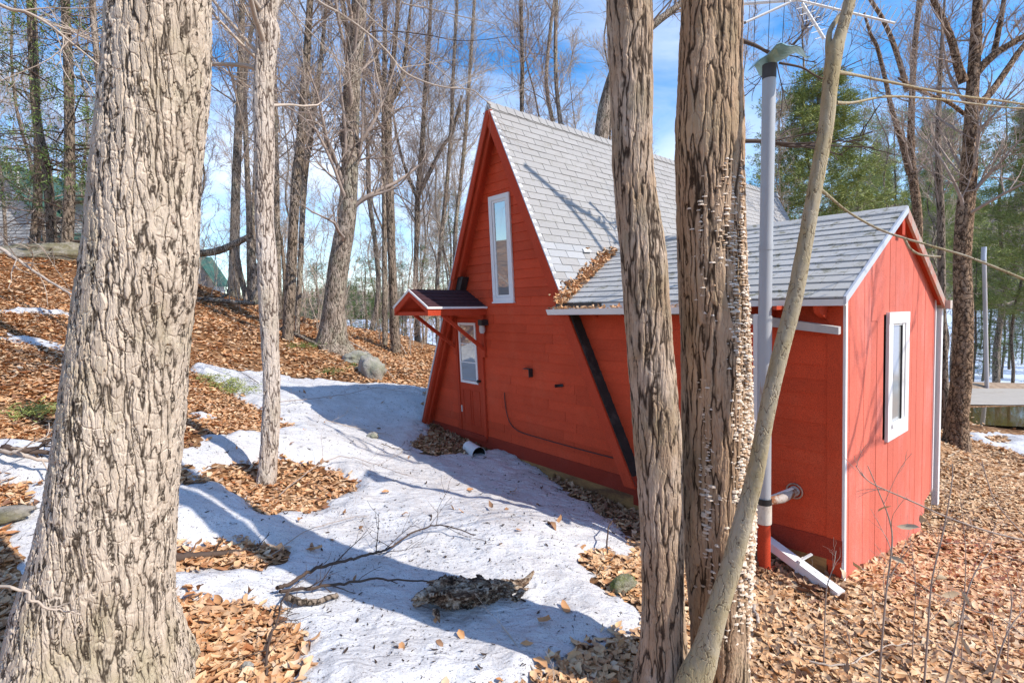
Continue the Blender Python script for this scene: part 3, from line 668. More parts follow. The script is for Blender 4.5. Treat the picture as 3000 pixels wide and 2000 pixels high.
# front gutter of the wing, full of leaves, and its downspout
g = MB('house')
g0, g1 = -2.93, -.80
prof = [(WE - .012, 2.215), (WE - .012, 2.14), (WE - .10, 2.14), (WE - .125, 2.20)]
for (p, q) in zip(prof, prof[1:]):
    t = .004
    g.hexa([(g0, p[0], p[1] - .02), (g1, p[0], p[1]), (g1, p[0] + t, p[1] - t), (g0, p[0] + t, p[1] - .02 - t), (g0, q[0], q[1] - .02), (g1, q[0], q[1]), (g1, q[0] + t, q[1] - t), (g0, q[0] + t, q[1] - .02 - t)])
g.box(g1 - .004, g1, WE - .12, WE - .012, 2.135, 2.21); g.build('gutter', M['white'], cab)
H().box(g0 + .05, -.8, WE - .004, WE + .03, 2.12, 2.19).build('fascia_board', simple('bare_rotten_wood', (.24, .13, .07), .9, .35, 6), cab)
pA = hon(2216, 905, -.27); pB = hon(2216, 1575, -.12); pB2 = hon(2232, 1600, -.14); pC = hon(2462, 1757, -.30)
dsp = H(); w = .052
dsp.beam((pA[0], -.25, 2.13), (pB[0], -.10, pB[2]), .05, .045, (0, 1, 0)); dsp.build('downspout', M['white'], cab)
H().beam((pB[0], -.10, pB[2] + .03), (pC[0], -.30, pC[2] + .035), .085, .07).build('downspout_elbow', M['white'], cab)
pm = [pB[0] * .45 + pC[0] * .55, -.21, pB[2] * .45 + pC[2] * .55 + .035]
H().beam((pm[0] - .012, pm[1], pm[2] - .05), (pm[0] + .012, pm[1] - .0, pm[2] + .055), .095, .02).beam((pm[0] + .012, pm[1], pm[2] + .05), (pm[0] + .06, pm[1] + .08, pm[2] + .09), .02, .012).build('strap', M['white_old'], cab)
# broken grey trim hanging under the eave
pL = hon(2180, 930, -.06); pR = hon(2462, 968, -.06)
H().hexa([(pL[0], -.09, pL[2] - .05), (pR[0], -.10, pR[2] - .03), (pR[0], -.05, pR[2] - .025), (pL[0], -.05, pL[2] - .05), (pL[0], -.09, pL[2] + .04), (pR[0], -.10, pR[2] + .025), (pR[0], -.05, pR[2] + .03), (pL[0], -.05, pL[2] + .04)]).build('hanging_trim', simple('weathered_grey_board', (.50, .47, .44), .85, .2, 6, .003, dirt=(.16, .13, .11)), cab)

# upper window, in the A
def framed(name, a0, a1, z0, z1, t, m, parent, b0=-.028, b1=-.012):
    f = H()
    f.box(a0, a1, b0, b1, z1 - t, z1).box(a0, a1, b0, b1, z0, z0 + t).box(a0, a0 + t, b0, b1, z0 + t, z1 - t).box(a1 - t, a1, b0, b1, z0 + t, z1 - t)
    return f.build(name, m, parent)
uw = framed('tall_window', -4.262, -3.83, 2.285, 3.703, .058, M['white'], cab, -.034, -.008)
framed('sash', -4.20, -3.892, 2.345, 3.645, .035, M['white'], uw, -.022, -.008)
H().box(-4.165, -3.927, -.012, -.006, 2.38, 3.61).build('pane', M['glass'], uw)
H().box(-4.27, -3.82, -.05, -.012, 2.268, 2.286).build('sill', M['white'], uw)

# door
door = H().box(-5.19, -4.62, -.022, -.010, .34, 2.05).build('door', M['redtrim'], cab)
framed('door_glass_trim', -5.15, -4.715, 1.085, 1.99, .036, M['white'], door, -.034, -.022)
zs = np.linspace(1.12, 1.955, 4)
for k in range(3): H().box(-5.115, -4.75, -.026, -.0225, zs[k] + .006, zs[k + 1] - .006).build('pane', M['glass'], door)
for k in (1, 2): H().box(-5.115, -4.75, -.031, -.0265, zs[k] - .008, zs[k] + .008).build('muntin', M['white'], door)
for (p, q) in ((-5.12, -4.93), (-4.89, -4.70)):
    f = H(); f.box(p, q, -.030, -.0225, .45, .46).box(p, q, -.030, -.0225, .97, .98).box(p, p + .01, -.030, -.0225, .46, .97).box(q - .01, q, -.030, -.0225, .46, .97); f.build('door_panel', M['redtrim'], door)
kb = hon(1403, 1117, -.05); H().tube([(kb[0], -.02, kb[2]), (kb[0], -.05, kb[2]), (kb[0], -.075, kb[2])], [.014, .02, .026], 8).build('knob', M['darkmetal_shade'], door, smooth=True)
H().box(-5.25, -5.195, -.036, -.008, .34, 2.07).build('door_casing', M['redtrim'], cab)
H().box(-4.615, -4.56, -.040, -.008, .30, 2.07).build('door_casing', M['redtrim'], cab)
H().box(-5.25, -4.56, -.044, -.008, 2.075, 2.15).build('door_casing', M['redtrim'], cab)
H().box(-5.24, -4.57, -.05, .0, .26, .335).build('threshold', M['redtar'], cab)
H().box(-5.185, -5.165, -.03, -.02, .62, .72).build('hinge', M['white_old'], cab)
# wall lamp by the door
lp = hon(1410, 955, -.1)
lamp = H().box(lp[0] - .035, lp[0] + .05, -.13, -.012, lp[2] + .01, lp[2] + .09).build('wall_lamp', M['darkmetal_shade'], cab)
M['jar'], nt, b, o = mat('frosted_jar', .15, .6); b.inputs['Base Color'].default_value = (.75, .73, .70, 1); b.inputs['Transmission Weight'].default_value = .35
H().tube([(lp[0] - .02, -.075, lp[2] + .012), (lp[0] - .02, -.075, lp[2] - .03), (lp[0] - .02, -.075, lp[2] - .085), (lp[0] - .02, -.075, lp[2] - .105)], [.034, .045, .042, .025], 12).build('lamp_jar', M['jar'], lamp, smooth=True)
# canopy over the door
CR, CE0, CE1, CZ, CZE, CB = -4.90, -5.36, -4.45, 2.455, 2.215, -.97
can = H()
can.hexa([(CR, CB + .01, CZ - .03), (CE1, CB + .01, CZE - .03), (CE1, 0, CZE - .03), (CR, 0, CZ - .03), (CR, CB + .01, CZ), (CE1, CB + .01, CZE), (CE1, 0, CZE), (CR, 0, CZ)])
can.hexa([(CE0, CB + .01, CZE - .03), (CR, CB + .01, CZ - .03), (CR, 0, CZ - .03), (CE0, 0, CZE - .03), (CE0, CB + .01, CZE), (CR, CB + .01, CZ), (CR, 0, CZ), (CE0, 0, CZE)])
can = can.build('door_canopy', M['redtrim'], cab)
for r in range(5):
    f0, f1 = r / 5, (r + 1) / 5; ax_ = lambda f: CR + (CE1 - CR) * f + .0; zz = lambda f: CZ + (CZE - CZ) * f
    b = CB
    while b < -.01:
        q = min(b + .24, -.002)
        H().hexa([(ax_(f0), b, zz(f0) + .001), (ax_(f1) + .004, b, zz(f1) + .001), (ax_(f1) + .004, q - .004, zz(f1) + .001), (ax_(f0), q - .004, zz(f0) + .001), (ax_(f0), b, zz(f0) + .006), (ax_(f1) + .004, b, zz(f1) + .014), (ax_(f1) + .004, q - .004, zz(f1) + .014), (ax_(f0), q - .004, zz(f0) + .006)]).build('canopy_shingle', M['shdark'], can)
        b = q
H().hexa([(CE0, CB, CZE + .002), (CR, CB, CZ + .002), (CR, 0, CZ + .002), (CE0, 0, CZE + .002), (CE0, CB, CZE + .014), (CR, CB, CZ + .014), (CR, 0, CZ + .014), (CE0, 0, CZE + .014)]).build('canopy_shingle', M['shdark'], can)
d = .028
H().hexa([(CE0 - .01, CB - .014, CZE - .012), (CR, CB - .014, CZ - .012), (CR, CB, CZ - .012), (CE0 - .01, CB, CZE - .012), (CE0 - .01, CB - .014, CZE + d - .012), (CR, CB - .014, CZ + d - .012), (CR, CB, CZ + d - .012), (CE0 - .01, CB, CZE + d - .012)]).build('drip_edge', M['white'], can)
H().hexa([(CR, CB - .014, CZ - .012), (CE1 + .01, CB - .014, CZE - .012), (CE1 + .01, CB, CZE - .012), (CR, CB, CZ - .012), (CR, CB - .014, CZ + d - .012), (CE1 + .01, CB - .014, CZE + d - .012), (CE1 + .01, CB, CZE + d - .012), (CR, CB, CZ + d - .012)]).build('drip_edge', M['white'], can)
H().box(CE1, CE1 + .014, CB, 0, CZE - .016, CZE + .012).build('drip_edge', M['white'], can)
H().box(CE1 - .03, CE1 - .002, CB + .0, -.0, CZE - .105, CZE - .017).build('fascia_board', M['redtrim'], can)
H().box(CE0 + .002, CE0 + .03, CB + .0, -.0, CZE - .105, CZE - .017).build('fascia_board', M['redtrim'], can)
for s_, e_ in ((CE0, CR), (CE1, CR)):
    sg = 1 if e_ > s_ else -1
    H().hexa([(min(s_, e_), CB + .002, (CZE if sg > 0 else CZ) - .085), (max(s_, e_), CB + .002, (CZ if sg > 0 else CZE) - .085), (max(s_, e_), CB + .03, (CZ if sg > 0 else CZE) - .085), (min(s_, e_), CB + .03, (CZE if sg > 0 else CZ) - .085),
              (min(s_, e_), CB + .002, (CZE if sg > 0 else CZ) - .013), (max(s_, e_), CB + .002, (CZ if sg > 0 else CZE) - .013), (max(s_, e_), CB + .03, (CZ if sg > 0 else CZE) - .013), (min(s_, e_), CB + .03, (CZE if sg > 0 else CZ) - .013)]).build('gable_trim', M['redtrim'], can)
H().box(CE0 + .03, CE1 - .03, CB + .035, CB + .07, CZE - .105, CZE - .055).build('tie_beam', M['redtrim'], can)
for a in (-5.26, -4.53):
    H().beam((a, -.70, 2.115), (a, -.01, 1.60), .042, .045).build('brace', M['redtrim'], can)
    H().box(a - .03, a + .03, -.045, -.012, 1.50, 2.12).build('wall_cleat', M['redtrim'], can)
# small fittings on the front wall
v0 = hon(1548, 1092, -.03)
vb = H().box(v0[0] - .075, v0[0] + .05, -.055, -.010, v0[2] - .05, v0[2] + .05).build('vent_box', M['red'], cab)
H().box(v0[0] + .05, v0[0] + .062, -.075, -.010, v0[2] - .05, v0[2] + .06).box(v0[0] - .06, v0[0] + .05, -.075, -.010, v0[2] + .05, v0[2] + .06).build('vent_hood', M['darkmetal_shade'], vb)
v1 = hon(1636, 1130, -.05)
H().tube([(v1[0] + .03, -.008, v1[2] + .005), (v1[0] - .02, -.09, v1[2] - .0)], [.02, .02], 10).build('pipe_stub', M['darkmetal_shade'], cab, smooth=True)
pts = [(-4.123, -.025, 1.04), (-4.12, -.025, .93), (-4.10, -.025, .78), (-4.04, -.025, .64), (-3.92, -.025, .56), (-3.7, -.025, .53), (-3.0, -.026, .52), (-2.4, -.026, .52), (-2.02, -.026, .53)]
H().tube([tuple(p) for p in resample(pts, 30)], .006, 6).build('cable', M['darkmetal_shade'], cab, smooth=True)
# ------------------------------------------------------------------ trees
def path_px(pts, Y, dY=0.0):
    """pts: (y, x_centre, width) in the 2352-wide view -> 3D centreline + radii, at world depth Y (+dY per metre of height)"""
    P = []; R = []
    for (y, x, w) in pts:
        p = at(x * S, y * S, Y); p2 = at(x * S, y * S, Y + dY * (p[2])); P.append(p2)
        q = p2 - CAMP; R.append(w * S / 2 * (q @ FW) / F_PX * (q @ FW) / math.hypot(q @ FW, q @ RT))
    return np.array(P), np.array(R)
def trunk_mesh(P, R, nring, nseg, seed=0, lobes=.05, flare=None, flat=0):
    rs = np.random.RandomState(seed)
    Pc = resample(P, nring); Rc = resample(np.array(R)[:, None], nring)[:, 0]
    a = np.arange(nseg) * 2 * math.pi / nseg; u = np.linspace(0, 1, nring)
    V, Fq = tubes(Pc[None], Rc[None], nseg); V = V.reshape(nring, nseg, 3); off = V - Pc[:, None]
    ph = rs.rand(6) * 6.28; wob = 1 + lobes * (np.sin(2 * a[None] + ph[0] + 3 * u[:, None]) * .6 + np.sin(3 * a[None] + ph[1] + 5 * u[:, None]) * .5 + np.sin(5 * a[None] + ph[2] - 6 * u[:, None]) * .35 + .3 * np.sin(9 * u[:, None] * 3 + ph[3] + a[None] * 2))
    if flare:
        zf, amt, nl = flare
        z = Pc[:, 2] - Pc[:, 2].min(); f = np.clip(1 - z / zf, 0, 1) ** 2
        wob = wob + amt * f[:, None] * (.35 + .65 * np.maximum(0, np.sin(nl * a[None] + ph[4])) ** 1.5)
    return (Pc[:, None] + off * wob[:, :, None]).reshape(-1, 3), Fq
def kids(P, R, cnt, t0, t1, L, ang, rs, up=.15, wob=.18, n=5, rf=.55, rmin=.003, taper=.25, lvar=.5, tfall=0.0, trop=.0):
    k, m, _ = P.shape
    t = t0 + (t1 - t0) * rs.rand(k, cnt); i = np.minimum((t * (m - 1)).astype(int), m - 2); f = t * (m - 1) - i
    r = np.arange(k)[:, None]; A = P[r, i]; Bq = P[r, i + 1]; base = A + (Bq - A) * f[..., None]; T = Bq - A; T /= np.linalg.norm(T, axis=2, keepdims=True) + 1e-9
    q = rs.randn(k, cnt, 3); q -= (q * T).sum(2, keepdims=True) * T; q /= np.linalg.norm(q, axis=2, keepdims=True)
    an = (ang + .3 * rs.randn(k, cnt))[..., None]; D = np.cos(an) * T + np.sin(an) * q; D[..., 2] += up; D /= np.linalg.norm(D, axis=2, keepdims=True)
    LL = (L if np.ndim(L) == 0 else np.asarray(L)[:, None]) * (1 - lvar * rs.rand(k, cnt)) * (1 - tfall * t)
    r0 = np.maximum((R[r, i] * (1 - f) + R[r, i + 1] * f) * rf * (.7 + .5 * rs.rand(k, cnt)), rmin)
    D = D.reshape(-1, 3); base = base.reshape(-1, 3); LL = LL.ravel(); r0 = r0.ravel(); K = len(D)
    Q = np.empty((K, n, 3)); Q[:, 0] = base; d = D.copy()
    for s in range(1, n):
        d = d + wob * rs.randn(K, 3); d[:, 2] += trop; d /= np.linalg.norm(d, axis=1, keepdims=True)
        Q[:, s] = Q[:, s - 1] + d * (LL / (n - 1))[:, None]
    Rr = r0[:, None] * (1 - (1 - taper) * np.linspace(0, 1, n)[None]); Rr = np.maximum(Rr, rmin * .7)
    return Q, Rr
def cat(parts):
    V = []; F_ = []; k = 0
    for v, f in parts: V.append(v); F_.append(f + k); k += len(v)
    return np.concatenate(V), np.concatenate(F_)
def hard_crown(P, R, seed, n1=22, n2=8, n3=6, n4=0, t0=.25, L1=3.0, up=.35, r2=.55, twig_r=.004, trop=.05, lean_t1=1.0, Lf=None):
    rs = np.random.RandomState(seed)
    P0 = resample(P, 24)[None]; R0 = resample(np.array(R)[:, None], 24)[:, 0][None]
    a, ra = kids(P0, R0, n1, t0, lean_t1, L1, .85, rs, up, .13, 7, .27, .006, .25, .55, .35, trop)
    b, rb = kids(a, ra, n2, .15, 1.0, L1 * .42, .75, rs, up * .6, .2, 5, .55, twig_r * 1.4, .3, .5, .3, trop)
    c, rc = kids(b, rb, n3, .1, 1.0, L1 * .2, .7, rs, .12, .25, 4, .6, twig_r, .5, .5, .2, trop * .5)
    parts = [tubes(a, ra, 5), tubes(b, rb, 3), tubes(c, rc, 3)]
    if n4:
        d, rd = kids(c, rc, n4, .1, 1, L1 * .1, .7, rs, .08, .3, 3, .7, twig_r * .8, .6, .5); parts.append(tubes(d, rd, 3))
    return cat(parts)
def base_of(P):
    p = np.array(P[0], float); return p
def px_tree(name, label, cat_, pts, Y, mt, crown=None, twig='twig', nr=(60, 12), seed=1, group=None, limbs=(), flare=None, dY=0, ground=True):
    P, R = path_px(pts, Y, dY)
    if ground: # carry the trunk into the ground
        gz = hz1(P[0][0], P[0][1]); 
        if P[0][2] > gz - .15:
            P = np.r_[[[P[0][0] - (P[1][0] - P[0][0]) * .1, P[0][1], gz - .25]], P]; R = np.r_[[R[0] * 1.12], R]
    t = thing(name, label, cat_, (P[0][0], P[0][1], hz1(P[0][0], P[0][1])), group)
    V, Fq = trunk_mesh(P, R, nr[0], nr[1], seed, .05, flare); obj('trunk', V, Fq, M[mt], t, True)
    for i, (lp_, dz) in enumerate(limbs):
        Q = np.array([at(x * S, y * S, Y + dz * k / max(1, len(lp_) - 1)) for k, (y, x, w) in enumerate(lp_)]); RR = np.array([w * S / 2 * ((q - CAMP) @ FW) / F_PX for q, (y, x, w) in zip(Q, lp_)]); n = max(8, len(Q) * 4)
        v, f = tubes(resample(Q, n)[None], np.maximum(resample(RR[:, None], n)[:, 0], .004)[None], 8); obj('limb', v, f, M[mt], t, True)
        if crown:
            v, f = hard_crown(Q, RR, seed + 50 + i, 7, 6, 5, 0, .15, crown.get('L1', 3) * .5, .25, twig_r=crown.get('twig_r', .004)); obj('twigs', v, f, M[twig], t)
    if crown: v, f = hard_crown(P, R, seed, **crown); obj('crown', v, f, M[twig], t)
    return t, P, R

# T1: the big trunk at the left edge
t1, P1, R1 = px_tree('maple_tree', 'thick grey trunk with plated bark filling the left foreground', 'tree',
    [(1780, 195, 620), (1660, 203, 520), (1568, 213, 455), (1480, 218, 392), (1400, 221, 362), (1200, 253, 318), (1000, 281, 292), (800, 303, 275), (600, 329, 267), (400, 344, 253), (200, 365, 245), (0, 373, 238), (-300, 385, 225), (-900, 400, 200), (-1700, 420, 160)], 2.3, 'bark_big', None, nr=(640, 250), seed=3, flare=(1.2, .5, 5), ground=False)
# T2: slender trunk in the snow
t2, P2, R2 = px_tree('maple_tree', 'slender pale grey trunk standing in the leaf circle in the snow', 'tree',
    [(1125, 608, 50), (1080, 614, 44), (1000, 620, 42), (900, 624, 40), (800, 621, 41), (700, 617, 44), (600, 614, 44), (500, 608, 42), (400, 609, 44), (300, 608, 46), (200, 606, 46), (120, 612, 46), (75, 616, 56), (40, 610, 50), (0, 617, 46), (-150, 620, 42), (-500, 640, 36), (-1000, 650, 26)], 4.95, 'bark_t2',
    dict(n1=16, n2=7, n3=6, n4=0, t0=.55, L1=2.6, up=.1, twig_r=.0025, trop=-.03), 'twig_pale', (420, 60), 5, flare=(.3, .25, 4))
# T3, T4: the pair in front of the cabin
t3, P3, R3 = px_tree('maple_tree', 'left trunk of the close pair in front of the cabin wing', 'tree',
    [(1680, 1520, 160), (1568, 1520, 140), (1500, 1522, 112), (1400, 1522, 98), (1200, 1518, 97), (1000, 1508, 106), (800, 1492, 106), (600, 1478, 106), (400, 1455, 92), (300, 1452, 92), (200, 1450, 100), (100, 1448, 103), (0, 1447, 106), (-300, 1440, 100), (-900, 1420, 80), (-1600, 1400, 60)], 2.60, 'bark_t3', None, nr=(520, 130), seed=8, flare=(.3, .2, 4), ground=False)
t4, P4, R4 = px_tree('maple_tree', 'right trunk of the close pair, crusted with rows of pale bracket fungus', 'tree',
    [(1700, 1655, 150), (1568, 1655, 138), (1500, 1654, 136), (1400, 1652, 146), (1200, 1648, 172), (1000, 1645, 168), (800, 1640, 168), (600, 1632, 164), (450, 1628, 162), (300, 1627, 166), (150, 1630, 152), (0, 1634, 142), (-300, 1640, 136), (-900, 1660, 110), (-1700, 1690, 80)], 2.72, 'bark_t4', None, nr=(560, 160), seed=12, flare=(.25, .12, 5), ground=False)
# T5: leaning sapling in front of them
t5, P5, R5 = px_tree('sapling_tree', 'smooth olive young trunk leaning right across the vent pipe', 'tree',
    [(1640, 1575, 84), (1568, 1592, 76), (1520, 1612, 66), (1480, 1625, 58), (1400, 1648, 50), (1300, 1680, 46), (1200, 1706, 42), (1100, 1733, 40), (1000, 1752, 38), (900, 1772, 38), (800, 1796, 38), (700, 1822, 38), (600, 1842, 37), (500, 1860, 36), (400, 1878, 36), (300, 1896, 36), (200, 1906, 37), (120, 1917, 40), (80, 1930, 30), (0, 1952, 30), (-200, 2000, 26), (-600, 2080, 18)], 2.42, 'bark_sap', None, nr=(420, 56), seed=4, ground=False,
    limbs=[([(150, 1908, 18), (100, 1903, 13), (60, 1912, 11), (0, 1960, 10), (-60, 1985, 8)], .1),
           ([(166, 1925, 9), (172, 1960, 6.5), (192, 2060, 5), (218, 2190, 4.5), (232, 2300, 4), (250, 2420, 3)], 1.0),
           ([(236, 1920, 8), (236, 1960, 5), (222, 2040, 4.5), (228, 2150, 4), (246, 2300, 3.5), (255, 2450, 3)], 1.2),
           ([(438, 1888, 7), (452, 1905, 6), (488, 1950, 4), (522, 2010, 3.8), (545, 2070, 3.4), (565, 2140, 3), (592, 2230, 2.8), (640, 2350, 4), (680, 2450, 3)], -.2),
           ([(548, 2078, 4), (570, 2090, 3.5), (585, 2115, 3), (590, 2160, 2.5)], 0)])
# bracket fungus on T4
def ring_at(P, R, z):
    k = np.searchsorted(P[:, 2], z); k = min(max(k, 1), len(P) - 1); f = (z - P[k - 1, 2]) / (P[k, 2] - P[k - 1, 2] + 1e-9)
    return P[k - 1] + (P[k] - P[k - 1]) * f, R[k - 1] + (R[k] - R[k - 1]) * f
P4r = resample(P4, 200); R4r = resample(R4[:, None], 200)[:, 0]
fm, nt, b_, o_ = mat('bracket_fungus', .7, .2)
cc = ramp(nt, island(nt), [(0, (.36, .20, .10)), (.25, (.60, .42, .27)), (.55, (.74, .60, .46)), (.8, (.80, .71, .60)), (1, (.46, .28, .15))]); nt.links.new(cc, b_.inputs['Base Color'])
M['fungus'] = fm
def bracket(p, out, side, w, d, th):
    upv = np.array([0, 0, 1.0]); V = []; n = 5
    for k, zz in ((0, 0), (1, th)):
        for i in range(n):
            a = math.pi * i / (n - 1); V.append(p + side * math.cos(a) * w * (1 - .15 * k) + out * (math.sin(a) * d * (1 - .2 * k) - .006) + upv * (zz - .35 * d * math.sin(a) * (1 - k) * .5))
    Fc = [tuple(range(n - 1, -1, -1)), tuple(range(n, 2 * n))] + [(i, i + 1, i + 1 + n, i + n) for i in range(n - 1)]
    return V, Fc
br = []
cols = [((rnd.uniform(-2.25, -.3) if rnd.random() < .55 else rnd.gauss(-.95, .35)), rnd.uniform(-.3, .6)) for _ in range(78)]
for ci, (th, z0) in enumerate(cols):
    th = max(-2.6, min(.2, th)); z = rnd.uniform(.2, 1.5); run = rnd.uniform(.5, 2.2)
    zend = min(z + run, 2.9); dens = rnd.uniform(.009, .024)
    while z < zend:
        if rnd.random() < .85: br.append((th + rnd.gauss(0, .03), z, max(.003, rnd.gauss(.0095, .0045)) * (1.2 if z < 1.3 else 1)))
        z += dens * rnd.uniform(.5, 2.2); th += rnd.gauss(0, .012)
for _ in range(420): br.append((rnd.uniform(-2.2, -.2), rnd.uniform(.25, 2.7), rnd.uniform(.004, .014)))
for _ in range(120): br.append((rnd.gauss(-1.7, .4), rnd.uniform(.45, 1.45), rnd.uniform(.006, .017)))
items = []
for th, z, w in br:
    if th < -2.8 or th > .75: continue
    c, r = ring_at(P4r, R4r, z); out = np.array([math.cos(th), math.sin(th), 0]); side = np.array([-math.sin(th), math.cos(th), 0])
    items.append((w, c + out * r * (.985 + rnd.uniform(0, .02)), out, side))
items.sort(key=lambda q: -q[0])
for w, p, out, side in items[:295]:
    V, Fc = bracket(p, out, side, w, w * rnd.uniform(.5, 1.2), w * rnd.uniform(.15, .4)); obj('bracket_fungus', V, Fc, M['fungus'], t4, origin=p)
vv = MB()
for w, p, out, side in items[295:]: vv.add(*bracket(p, out, side, w, w * rnd.uniform(.5, 1.2), w * rnd.uniform(.15, .4)))
o = vv.build('fungus_crust', M['fungus'], t4); o['kind'] = 'stuff'

